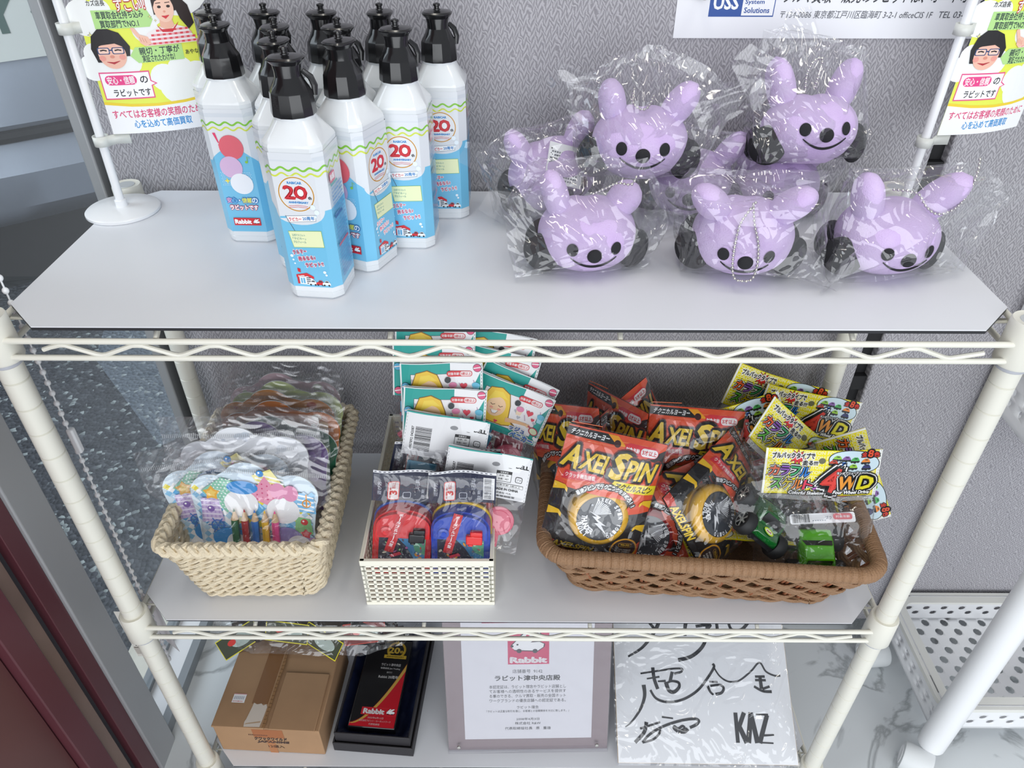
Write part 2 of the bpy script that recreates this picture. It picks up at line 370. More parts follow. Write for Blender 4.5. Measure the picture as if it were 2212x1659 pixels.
struct(MB().box((-9, -3, -.09), (-.60, 9, -.05)).build('ground', asphalt_mat('asphalt', ('#3b3c42', '#484a51', '#5d6066', '#a8b0b0'))))
struct(MB().prism([(-1.05, 1.07), (-.76, .743), (-.70, .80), (-.62, 1.0), (-.8, 1.5), (-1.15, 1.45)], -.0495, -.0485).build('pale_wedge', asphalt_mat('pale_ground', ('#68717c', '#727b86', '#7e8790', '#b4bcbe'))))  # thin paler wedge laid over the ground
struct(MB().box((-.60, -.2, -.06), (-.545, 1.6, -.012)).build('kerb', mat('cream_tile', (232, 226, 210), .6)))
wf = struct(MB().box((-.49, .0, -.02), (-.478, 1.4, .02)).box((-.545, .0, -.02), (-.53, 1.4, .012)).build('window_1', mat('grey_track', (150, 155, 160), .4, .3)))
struct(MB().box((-.53, .0, -.02), (-.49, 1.4, .004)).build('sill', mat('white_sill', (240, 240, 242), .4), wf))
struct(MB().box((-.537, .03, .012), (-.533, 1.4, 2.3)).build('pane', GLASS, wf))
struct(MB().box((-.55, .0345, -.02), (-.47, .0785, 2.3)).build('trim_4', mat('grey_frame', (176, 177, 180), .35, .25), bevel=.002))
MAR = mat('maroon_steel', (98, 52, 60), .35, .1, var=.1, bscale=9)
struct(MB().box((-.55, .0125, -.02), (-.474, .0345, 2.3)).build('trim_5', MAR, bevel=.001))
struct(MB().box((-.55, -.001, -.02), (-.484, .0125, 2.3)).build('trim_6', mat('grey_gasket', (72, 74, 80), .6)))
struct(MB().box((-.55, -.0215, -.02), (-.474, -.001, 2.3)).build('trim_7', mat('reflection_brown_steel', (146, 122, 112), .35, .45, var=.35, bscale=12), bevel=.001))  # brown mottled base colour paints the reflections in this glossy metal strip
struct(MB().box((-.55, -.052, -.02), (-.468, -.0215, 2.3)).build('trim_8', MAR, bevel=.0015))
struct(MB().box((-.55, -.40, -.02), (-.478, -.054, 2.3)).build('door_1', mat('brown_maroon_steel', (104, 66, 66), .3, .2, var=.2, bscale=6)))

# the car outside, seen through the glass
CARP = mat('silver_blue_paint', (182, 189, 202), .25, .35, coat=.5)
car = thing('car', 'silver blue car nose parked on the asphalt outside the window', 'car', (-1.30, 1.62, -.05), (0, 0, R(38))); car.scale = (1.15, 1.15, 1.32)
prof = [(.02, .13), (-.10, .15), (-.17, .20), (-.19, .27), (-.165, .33), (-.17, .345), (-.185, .36), (-.17, .47), (-.13, .56), (-.02, .64), (.18, .70), (.6, .74)]
m = MB(); v = []; f = []; nx = 28
for i in range(nx+1):
    u = -1+2*i/nx; cv = .55*u**4+.12*u*u
    for y, z in prof: v.append((u*.86, y+cv, z-(.05*u*u if z < .2 else 0)))
n = len(prof)
for i in range(nx):
    for k in range(n-1): f.append((i*n+k, (i+1)*n+k, (i+1)*n+k+1, i*n+k+1))
m.add(v, f, 0, True).build('bumper', CARP, car)
MB().tube([(u*.86/10, -.178+.55*(u/10)**4+.12*(u/10)**2, .339) for u in range(-9, 10)], .012, 8).build('grille_slot', BLK, car)
MB().box((-.8, -.05, .0), (.8, .5, .15)).build('underbody_shade', BLK, car)  # black block down to the ground, also painting the shade under the car
for x in (-.68, .68): MB().ball((x, .25, .44), (.13, .1, .06)).build('headlamp', mat('lamp_lens', (200, 208, 215), .1), car)
for x in (-.72, .72): MB().lathe([(.30, -.1), (.31, -.08), (.31, .08), (.30, .1)], 28, Matrix.Translation((x, .75, .31)) @ Matrix.Rotation(PI/2, 4, 'Y')).build('wheel', BLK, car)
a = Art(); a.rr(-.165, -.0825, .165, .0825, .01, '#e7ebe6'); a.text('Y O J', .0, -.02, .075, '#4d6a63', .22, bold=.03); a.rect(-.15, .03, .15, .07, '#c9d0cb')
a.build('licence_plate', car, fn=lambda u, q, w_: (u+.05, -.176-w_*40+.35*max(0, q+.0825), q+.55))

# ------------------------------------------------------------------ the wire rack
rack = thing('wire_rack', 'white enamel wire shelving rack with grooved poles and three tiers', 'rack')
PR = .0097; PX, PY = .375, .2423
prof = [(PR-.002, .03)]
for k in range(28):
    z = .03+k*.0254
    prof += [(PR-.0013, z), (PR, z+.0009), (PR, z+.0245)]
prof += [(PR, T+.004)]
POLE = MB().lathe(prof, 28).mesh('pole', WM, 28)
for x in (-PX, PX):
    for y in (0, PY):
        o = bpy.data.objects.new('pole', POLE); COL.objects.link(o); o.parent = rack; o.location = (x, y, 0)
        c = MB().lathe([(PR*.8, T+.0035), (PR*.86, T+.005), (PR*.8, T+.006)], 24, Matrix.Translation((x, y, 0))).build('pole_cap', mat('grey_cap', (190, 194, 196), .4), rack)
        MB().lathe([(.013, 0), (.014, .004), (.009, .02), (.006, .03)], 20, Matrix.Translation((x, y, 0))).build('foot', mat('grey_foot', (90, 92, 96), .5), rack)
def wire_shelf():
    b = MB(); wr = .0024
    for x in (-PX, PX):
        for y in (0, PY):
            b.lathe([(.0112, .0055), (.0128, .0062), (.0136, .0045), (.0142, -.029), (.0132, -.031), (.0108, -.031)], 28, Matrix.Translation((x, y, 0)))
            b.lathe([(.0106, -.0305), (.0112, -.0345), (.0100, -.0355)], 24, Matrix.Translation((x, y, 0)), m=1)
    for y, s in ((-.0065, 1), (PY+.0065, -1)):
        b.tube([(-PX+.002, y, -.0112), (PX-.002, y, -.0112)], wr, 10); b.tube([(-PX+.004, y, -.0257), (PX-.004, y, -.0257)], wr, 10)
        for x in (-PX+.004, PX-.004): b.ball((x, y, -.0112), .0036, 10, 6); b.ball((x, y, -.0257), .0036, 10, 6)
        pts = [(-.3385, y, -.0185), (-.333, y, -.0165)]; per = .0563
        for k in range(13):
            x0 = -.325+k*per
            for dx, z in ((0, -.0145), (.004, -.0147), (per*.5-.004, -.0224), (per*.5, -.0231), (per*.5+.004, -.0224), (per-.004, -.0147)): 
                if x0+dx < .345: pts.append((x0+dx, y, z))
        pts.append((.338+.008, y, -.0185)); pts = [p for p in pts if p[0] <= .347]
        b.tube(pts, .0019, 8)
    for x in (-PX-.0, PX+.0):
        b.tube([(x, .012, -.0055), (x, PY-.012, -.0055)], wr, 10); b.tube([(x, .012, -.0257), (x, PY-.012, -.0257)], wr, 10)
        pts = []
        for k in range(9): pts.append((x, .022+k*.0248, -.0085 if k % 2 == 0 else -.0232))
        b.tube(pts, .0018, 8)
    for x in (-.255, -.085, .082, .25):
        b.tube([(x, -.004, -.0105), (x, .004, -.0062), (x, PY-.004, -.0062), (x, PY+.004, -.0105)], .0021, 8)
    for k in range(7): y = .02+k*.034; b.tube([(-PX+.002, y, -.0085), (PX-.002, y, -.0085)], .0012, 6)
    return b.mesh('wire_shelf', [WM, mat('grey_sleeve', (176, 178, 186), .45)])
ws = wire_shelf()
for z in (T, M, B):
    o = bpy.data.objects.new('wire_shelf', ws); COL.objects.link(o); o.parent = rack; o.location = (0, 0, z)
def board(z, label, th):
    c = .0316; x, y0, y1 = .3735, -.0045, .2415; p = [(-x, y0+c), (-x+c, y0), (x-c, y0), (x, y0+c), (x, y1-c), (x-c, y1), (-x+c, y1), (-x, y1-c)]
    o = MB().prism(p, z-.0008, z).prism(p, z-th, z-.0008, m=1).build('shelf_board', [BOARD, DARK])
    return tag(o, label, 'shelf board', 'white boards on the wire rack tiers')
board(T, 'white top board under the bottles and the lilac plush toys', .0032)
board(M, 'white middle board under the three baskets', .0022); board(B, 'white lowest board under the cardboard box and the certificate', .0022)

# bead chain of the roller blind
ch = thing('bead_chain', 'white plastic bead chain hanging behind the near pole by the window', 'chain', (0, 0, 0))
b = MB(); pa = [(-.377, .034, 1.05), (-.3775, .033, .70), (-.380, .032, .55), (-.383, .03, .33), (-.386, .03, .27)]
pb = [(-.386, .03, .27), (-.396, .03, .26), (-.402, .031, .28), (-.409, .032, .40), (-.411, .034, .56), (-.411, .036, 1.05)]
def walk(p, step):
    out = []; p = [Vector(q) for q in p]; i = 0; rem = 0
    for a_, c_ in zip(p, p[1:]):
        d = (c_-a_).length; t = rem
        while t < d: out.append(a_+(c_-a_)*(t/d)); t += step
        rem = t-d
    return out
path = walk(pa, .0108)+walk(pb[:], .0108)
b.tube(path, .0007, 6)
for p in path: b.ball(p, (.0025, .0025, .0029), 10, 6)
b.build('bead_strand', WP, ch)
MB().box((-.3805, .0295, .585), (-.3745, .0355, .612)).build('connector', WP, ch, bevel=.0015)
m = thing('warning_label', 'white printed warning strip hanging on the bead chain beside the window frame', 'label', (-.4135, .0285, .36))
a = Art(); a.rect(-.006, -.085, .006, 0, '#d9d6cf'); a.text('Please check', 0, -.03, .0035, '#4a4a4a', .034, rot=-PI/2); a.text('?', 0, -.058, .008, '#222226'); a.rect(-.005, -.08, .005, -.066, '#b9b4ac')
a.build('printed_strip', m, fn=lambda u, q, w_: (u, -w_+.002*sin(q*50), q))

pt = MB().prism([(-.3962, .3115), (-.3777, .269), (-.379, .29), (-.3792, .3614), (-.3907, .381)], .0400, .0404, 'y').build('paper_strip', mat('pale_grey_card', (205, 203, 206), .6)); tag(pt, 'pale grey pointed strip hanging below the bead chain by the lower tier', 'strip')

# ------------------------------------------------------------------ white rolling cart beside the rack
cart = thing('rolling_cart', 'white plastic rolling cart with perforated trays beside the rack', 'cart')
def perf(b, o, ex, ey, nx, ny, r, holes, m=0):
    """plate on origin o spanned by ex, ey, cells nx x ny, hole radii r (fraction of cell), where holes(i,j)"""
    o, ex, ey = Vector(o), Vector(ex), Vector(ey)
    for i in range(nx):
        for k in range(ny):
            q = lambda u, v_: o+ex*((i+u)/nx)+ey*((k+v_)/ny)
            if holes(i, k):
                ou = [q(*t) for t in ((1, .5), (1, 1), (.5, 1), (0, 1), (0, .5), (0, 0), (.5, 0), (1, 0))]
                inn = [q(.5+r[0]*cos(PI*t/4), .5+r[1]*sin(PI*t/4)) for t in range(8)]
                b.add(ou+inn, [(t, (t+1) % 8, 8+(t+1) % 8, 8+t) for t in range(8)], m)
            else: b.add([q(*t) for t in ((1, .5), (1, 1), (.5, 1), (0, 1), (0, .5), (0, 0), (.5, 0), (1, 0))], [tuple(range(8))], m)
TX0, TX1, TY0, TY1 = .575, .98, .078, .252
def tray(z1, z0, name):
    b = MB(); h = z1-z0
    nx = 30
    ho = lambda i, k: k in (1, 2) and i > 1 and ((i+k) % 2 == 0)
    for y in (TY0, TY1): perf(b, (TX0, y, z0), (TX1-TX0, 0, 0), (0, 0, h), nx, 5, (.38, .40), ho)
    for x in (TX0, TX1): perf(b, (x, TY0, z0), (0, TY1-TY0, 0), (0, 0, h), 8, 5, (.14, .36), lambda i, k: k in (1, 2))
    perf(b, (TX0, TY0, z0), (TX1-TX0, 0, 0), (0, TY1-TY0, 0), 28, 11, (.42, .40), lambda i, k: 0 < i and 0 < k < 11 and (i+k) % 2 == 0)
    o = b.build(name, WP, cart); bm = bmesh.new(); bm.from_mesh(o.data); bmesh.ops.remove_doubles(bm, verts=bm.verts[:], dist=1e-5); bmesh.ops.recalc_face_normals(bm, faces=bm.faces[:]); bm.to_mesh(o.data); bm.free(); s = o.modifiers.new('s', 'SOLIDIFY'); s.thickness = .002; s.offset = 0
    p = rrect(TX0-.006, TY0-.006, TX1+.006, TY1+.006, .02, 5); q = rrect(TX0+.012, TY0+.012, TX1-.012, TY1-.012, .014, 5); n = len(p); r_ = MB()
    v = [(x, y, z1) for x, y in p]+[(x, y, z1) for x, y in q]+[(x, y, z1-.007) for x, y in p]+[(x, y, z1-.004) for x, y in q]; f = []
    for i in range(n): k = (i+1) % n; f += [(i, k, n+k, n+i), (2*n+i, 2*n+k, k, i), (n+i, n+k, 3*n+k, 3*n+i), (3*n+i, 3*n+k, 2*n+k, 2*n+i)]
    r_.add(v, f).build('tray_rim', mat('cart_rim', (226, 226, 220), .45), o)
tray(.098, .042, 'tray'); tray(.545, .475, 'tray')
MB().tube([(.571, .060, .035), (.571, .060, .95)], .0172, 24).build('leg', WP, cart)
MB().box((.566, .246, .03), (.578, .260, .95)).build('leg', WP, cart, bevel=.003)
MB().tube([(.985, .060, .035), (.985, .060, .95)], .0235, 24).build('leg', WP, cart)
CW = mat('scuffed_wheel', (226, 229, 230), .5, var=.05, bscale=30)
for x, y, a in ((.548, .043, -32), (.552, .205, 5), (.99, .05, 20)):
    mx = Matrix.Translation((x, y, .0195)) @ Matrix.Rotation(R(a), 4, 'Z') @ Matrix.Rotation(PI/2, 4, 'Y')
    c = MB().lathe([(.0125, -.019), (.0185, -.018), (.0195, -.015), (.0195, .015), (.0185, .018), (.0125, .019)], 28, mx).build('caster', CW, cart)
    MB().lathe([(.011, -.0192), (.0125, -.0198), (.013, -.019)], 24, mx).build('wheel_cap', WP, c)
# ------------------------------------------------------------------ spray bottles on the top board
def rabbit_icon(a, cx, cy, k, dark='#1e2233'):
    """white running rabbit on wheels, the emblem of the shop; k = width"""
    P = lambda pts: [(cx+x*k, cy+y*k) for x, y in pts]
    def shape(g, col):
        a.poly(P([(-.5, -.12), (-.42, -.2-g), (.3, -.24-g), (.48+g, -.1), (.5+g, .02), (.36, .1+g), (.08, .08+g), (.42+g, .36), (.36, .44+g), (.05, .34), (-.2, .14), (-.02, .4), (-.1-g, .44+g), (-.38-g, .12), (-.5-g, -.02)]), col)
    shape(.035, dark); shape(0, '#ffffff'); a.dots(P([(-.5, -.06)]), .05*k, dark); a.dots(P([(-.33, .0)]), .035*k, dark); a.dots(P([(-.28, -.24), (.22, -.25)]), .085*k, dark)
def octo(w_, d, c): return [(-w_/2+c, -d/2), (w_/2-c, -d/2), (w_/2, -d/2+c), (w_/2, d/2-c), (w_/2-c, d/2), (-w_/2+c, d/2), (-w_/2, d/2-c), (-w_/2, -d/2+c)]
BW, BC = .0425, .0062
def bottle_body():
    def ring(s, z, k, n=48):                      # k 0 = octagon .. 1 = circle of radius .0146
        out = []; o8 = octo(BW*s, BW*s, BC*s)
        for i in range(n):
            a = 2*PI*(i+.5)/n-PI/2; d = Vector((cos(a), sin(a))); best = 9
            for p, q in zip(o8, o8[1:]+o8[:1]):
                p, q = Vector(p), Vector(q); e = q-p; den = d.x*e.y-d.y*e.x
                if abs(den) > 1e-9:
                    t = (p.x*e.y-p.y*e.x)/den; u = (p.x*d.y-p.y*d.x)/den
                    if t > 0 and -1e-6 <= u <= 1+1e-6: best = min(best, t)
            r = best*(1-k)+.0141*k; out.append((d.x*r, d.y*r, z))
        return out
    rs = [ring(.90, 0, 0), ring(.975, .0016, 0), ring(.985, .0055, 0), ring(.97, .006, 0), ring(.99, .0066, 0), ring(.985, .012, 0), ring(1.0, .113, 0), ring(1.005, .1155, 0), ring(.985, .1175, .02), ring(.9, .1245, .45), ring(.9, .1306, 1), ring(.9, .134, 1)]
    n = 48; b = MB(); v = [p for r in rs for p in r]; f = []
    for i in range(len(rs)-1):
        for k in range(n): f.append((i*n+k, i*n+(k+1) % n, (i+1)*n+(k+1) % n, (i+1)*n+k))
    f += [tuple(range(n-1, -1, -1)), tuple(range((len(rs)-1)*n, len(rs)*n))]
    return b.add(v, f, 0, True)
def bottle_cap():
    b = MB(); v = []; f = []; n = 24
    prof = [(.0150, .1325, 1), (.0152, .134, 1), (.0141, .1468, 1), (.0138, .1474, 1), (.0106, .1530, .7), (.0088, .1565, .2), (.0087, .1600, 0), (.0094, .1638, -.5), (.0119, .1668, -1), (.0121, .1676, -1), (.0108, .1686, -1), (.006, .1695, -.6), (.0029, .1697, 0), (.0028, .1703, 0), (.0021, .1706, 0), (.0021, .1722, 0), (.0029, .1726, 0), (.0029, .1738, 0), (.0022, .1743, 0), (.0012, .1743, 0), (.0012, .171, 0)]
    for r, z, fc in prof:
        for k in range(n):
            a = 2*PI*k/n; q = 1
            if fc > 0: am = ((a+PI/12) % (PI/6))-PI/12; q = 1+fc*(cos(PI/12)/cos(am)-1)
            if fc < 0: s4 = (abs(cos(a))**3.2+abs(sin(a))**3.2)**(-1/3.2); q = 1+(-fc)*(s4-1)*.8
            v.append((r*q*cos(a), r*q*sin(a)*(.86 if fc < 0 else 1), z))
    for i in range(len(prof)-1):
        for k in range(n): f.append((i*n+k, i*n+(k+1) % n, (i+1)*n+(k+1) % n, (i+1)*n+k))
    f.append(tuple((len(prof)-1)*n+k for k in range(n))); b.add(v, f, 0, True)
    return b.tube([(.0086, .004, .1590), (.0128, .006, .1545), (.0146, .0065, .149), (.0142, .006, .143)], [.0008, .0011, .0011, .0008], 8, flat=2)
def bottle_label():
    a = Art(); W4 = (BW-2*BC)+BC*2**.5; Pm = 4*W4; y0, y1 = .0105, .1125
    xs = sorted({-Pm/2, Pm/2} | {x for x in [k*W4+s*(BW/2-BC) for k in range(-2, 3) for s in (-1, 1)] if abs(x) < Pm/2})
    a.rects([(p, y0, q, y1) for p, q in zip(xs, xs[1:])], '#dde1e6'); a.rects([(p, y0, q, .071) for p, q in zip(xs, xs[1:])], '#74bfe2')
    for k in range(-2, 3):
        if k in (0, 2, -2): a.poly([(k*W4+W4*.48*cos(PI*t/14), .0712-.0105*sin(PI*t/14)) for t in range(15)], '#dde1e6') if abs(k) < 2 else None
    a.poly([(-W4-W4*.5, .0705)]+[(-W4-W4*.5+W4*t/14, .0715+.011*sin(PI*t/14)) for t in range(15)]+[(-W4*.5, .0705)], '#74bfe2')
    a.rect(-Pm/2, .1065, Pm/2, .1095, '#d3d9e0')
    a.wave(-Pm/2, Pm/2, .1015, .0012, .0103, .0014, '#84c440'); a.wave(-Pm/2, Pm/2, .0975, .0012, .0103, .0012, '#cfdc50')
    # face with the anniversary ring
    a.ell(0, .0835, .0135, .0132, '#e2e4e8', 40); a.ring(0, .0835, .0128, .0008, '#c8912f', ry=.0126)
    a.text('RABICAR', 0, .0918, .0019, '#2a86c8', .0105, bold=.05)
    for dx, ch_ in ((-.0042, '2'), (.0040, '0')): a.text(ch_, dx-.0008, .0848, .0092, '#d2323c', .0072 if ch_ == '2' else .0084, bold=.07)
    a.ell(.0032, .0848, .0022, .0026, '#f4f4f6'); a.text('th', .0093, .0812, .0024, '#303036', bold=.04)
    a.text('ANNIVERSARY', .0006, .0776, .0016, '#2a86c8', .0145, bold=.05)
    for dy in (0, .0012): a.line([(-.007, .0748-dy), (0, .0756-dy), (.007, .0748-dy)], .0003, '#d2323c')
    a.poly([(-.0105, .0672), (.0112, .0686), (.0112, .0640), (-.0095, .0622)], '#7b8a98'); a.poly([(-.0102, .0669), (.0109, .0683), (.0109, .0643), (-.0093, .0625)], '#fbfbfb')
    a.text('ラビカー', -.0042, .0650, .0028, '#d8343c', .0092, bold=.05, rot=.05); a.text('20周年', .0058, .0659, .0028, '#2487cc', .0088, bold=.05, rot=.05); a.line([(-.0108, .0676), (-.0052, .0540)], .0004, '#55606c')
    a.poly([(-.0112, .0556), (.0136, .0566), (.0142, .0436), (-.0090, .0428)], '#8fb83c'); a.poly([(-.0109, .0553), (.0133, .0563), (.0139, .0439), (-.0088, .0431)], '#e9efc0')
    for k, t in enumerate(('公式マスコット', '「ラビカー」', 'プロフィール')): a.text(t, -.0038, .0527-k*.0027, .0018, '#2b8a8c', .0096, bold=.03)
    for t, x, y, w_ in (('クルマー', -.0055, .0395, .0105), ('売るなら♪', -.0008, .0345, .0132), ('ラビット!!', .0042, .0295, .0140)):
        a.text(t, x, y, .0036, '#e0507c', w_, bold=.05, out=[(.16, '#ffffff')], rot=.13)
    a.poly([(-.0115, .0205), (-.0030, .0222), (.0020, .0192), (.0020, .0172), (-.0030, .0196), (-.0115, .0182)], '#d5272f'); a.rect(-.0112, .0130, -.0095, .0182, '#c9262e')
    a.poly([(-.0094, .0185), (-.0030, .0194), (.0012, .0172), (.0012, .0130), (-.0030, .0124), (-.0094, .0128)], '#eef3f8'); a.rects([(-.0085, .0135, -.0072, .0178), (-.0066, .0134, -.0052, .0180)], '#62b0dc'); a.rects([(-.0040, .0132+k*.0015, -.0008, .0140+k*.0015) for k in range(4)], '#3b4048')
    a.text('Rabbit', -.0075, .0196, .0012, '#ffffff', .0046, bold=.06, rot=.18)
    for x, c_ in ((.0005, '#eceef0'), (.0062, '#d5272f'), (.0112, '#eceef0')):
        a.poly([(x-.0032, .0125), (x-.003, .0145), (x-.0014, .015), (x-.0006, .0164), (x+.0014, .0164), (x+.0026, .0147), (x+.0032, .0142), (x+.0032, .0125)], c_); a.poly([(x-.0012, .0149), (x-.0005, .016), (x+.0012, .016), (x+.002, .0148)], '#30343c'); a.dots([(x-.0018, .0125), (x+.0018, .0125)], .0008, '#26282e')
    a.poly([(-.0096, .0262), (-.0074, .0255), (-.0074, .0225), (-.0096, .0232)], '#d5272f')
    for x, y, r in ((.0105, .0745, .0019), (.0128, .0708, .0019), (.0112, .0675, .001), (-.0118, .0362, .0012), (-.0112, .033, .0008), (.0112, .0235, .0012), (.0122, .0212, .0009), (-.0105, .0300, .0007)): a.ell(x, y, r, r, '#e8f3fa', 16)
    # face with the three plain round spots
    cx = -W4
    a.poly([(cx-.0118, .0945), (cx-.0096, .0945), (cx-.0082, .0868), (cx-.0090, .0866)], '#e0416c'); a.ell(cx-.0082, .0848, .0009, .0009, '#e0416c', 12)
    a.dots([(cx-.0125+i*.0014+(k % 2)*.0007, .052+k*.0013) for i in range(18) for k in range(9)], .0004, '#c4e6f6', 6)
    a.ell(cx+.0008, .0830, .0098, .0098, '#dd6673', 28); a.ell(cx-.0028, .0668, .0092, .0090, '#d6b6d8', 28); a.ell(cx+.0030, .0530, .0094, .0088, '#eceff4', 28)
    a.ell(cx+.0106, .0712, .0012, .0010, '#8fc63d', 12); a.line([(cx+.0116, .0715), (cx+.0116, .0758), (cx+.0136, .0745)], .0005, '#8fc63d'); a.star(cx-.0085, .0555, .0026, '#f0e05a', 4, .35)
    for k, (t, c_) in enumerate((('安', '#e8a8cc'), ('心', '#6fb8e6'), ('・', '#ffffff'), ('信', '#e6e45c'), ('頼', '#e6e45c'), ('の', '#e6f2fb'))): a.text(t, cx-.0108+k*.0043, .0388, .0044 if t != '・' else .001, c_, bold=.05, out=[(.13, '#3a7fc0')])
    a.text('ラビットです', cx+.0004, .0325, .0042, '#ffffff', .0235, bold=.06, out=[(.14, '#c8455e')])
    a.rect(cx-.0112, .0165, cx+.0118, .0232, '#d4242e'); a.text('Rabbit', cx-.0032, .0198, .0036, '#ffffff', .0138, bold=.09); rabbit_icon(a, cx+.0082, .0198, .0056)
    # small print on the other two faces
    for cx in (W4, 2*W4-.0001, -2*W4+.0001):
        rn = random.Random(4); rs = []
        for k in range(26):
            y = .0835-k*.0027; rs += [(cx-.0118+i*.0019, y, cx-.0118+i*.0019+rn.uniform(.0008, .0017), y+.0013) for i in range(12) if abs(cx-.0118+i*.0019+.0009) < Pm/2-.001]
        a.rects(rs, '#5f86bd'); a.rr(cx-.0125, .0885, cx-.002, .0955, .0012, '#d8486c') if cx == W4 else None
        if cx == W4: a.text('除菌', cx-.0072, .092, .0042, '#ffffff', .0085, bold=.05); a.rect(cx-.0125, .0862, cx+.002, .0876, '#3b9c9c'); a.rect(cx-.0125, .0625, cx+.004, .0645, '#243f8c'); a.rect(cx-.0125, .0405, cx+.009, .0425, '#c3324c')
    hw = BW/2; fl = BW-2*BC; cl = BC*2**.5
    def fn(u, v_, q):
        u = (u+fl/2) % Pm; k = int(u//W4) % 4; t = u-k*W4; s = .985+.015*(v_-.012)/.1; o = .00025+q
        if t <= fl: x, y, nx, ny = -fl/2+t, -hw, 0, -1
        else: e = (t-fl)/cl; x, y, nx, ny = fl/2+BC*e, -hw+BC*e, .7071, -.7071
        p = Vector((x*s+nx*o, y*s+ny*o)); c_, d = [(1, 0), (0, 1), (-1, 0), (0, -1)][k]
        return (p.x*c_-p.y*d, p.x*d+p.y*c_, v_)
    cuts = []
    for k in range(-3, 3): cuts += [k*W4+fl/2, k*W4+fl/2+cl, k*W4-fl/2]
    return a, fn, cuts
BWHITE = mat('white_bottle', (226, 230, 233), .2, coat=.3)
bt = thing('spray_bottle', 'x', 'bottle', (-.1425, .056, T), (0, 0, R(-7)), 'white bottles with black caps on the top board')
bottle_body().build('body', BWHITE, bt, ang=18); bottle_cap().build('cap', BLACK, bt, ang=22)
a_, fn_, cuts_ = bottle_label(); a_.build('label', bt, fn_, [('u', cuts_)], GLOSSPRINT, dz=8e-6)
FA, FB = 0, 90
spots = [(-.1437, .0566, FA-6, 'white bottle with blue anniversary label standing alone at the front tip of the group'),
 (-.1630, .1016, FB-4, 'white bottle with coloured spot label directly behind the foremost bottle, mostly hidden by it'),
 (-.1173, .1006, FB-24, 'white bottle turned to show both coloured spots and ring, beside the foremost bottle'),
 (-.2198, .1504, FB-2, 'white bottle with coloured spots in the second row from the wall, nearest the poster stand'),
 (-.1735, .1444, FB, 'white bottle in the row before last, second from the poster stand, label hidden'),
 (-.1268, .1449, FA, 'white bottle in the row before last, third from the poster stand, label hidden'),
 (-.0831, .1390, FA-2, 'white bottle with blue anniversary label at the plush toy end of the row before last'),
 (-.2393, .1965, FB, 'white bottle in the row by the grey wall, nearest the poster stand'),
 (-.1953, .1969, FA, 'white bottle in the row by the grey wall, second from the poster stand'),
 (-.1495, .1955, FA, 'white bottle in the row by the grey wall, middle of five'),
 (-.1033, .1978, FB, 'white bottle in the row by the grey wall, second from the plush toys'),
 (-.0577, .1982, FA, 'white bottle with anniversary label by the grey wall, nearest the plush toys')]
for i, (x, y, a, l) in enumerate(spots):
    if i == 0: place(bt, (x, y, T), (0, 0, R(a))); bt['label'] = l
    else: dup(bt, (x, y, T), (0, 0, R(a)), l)

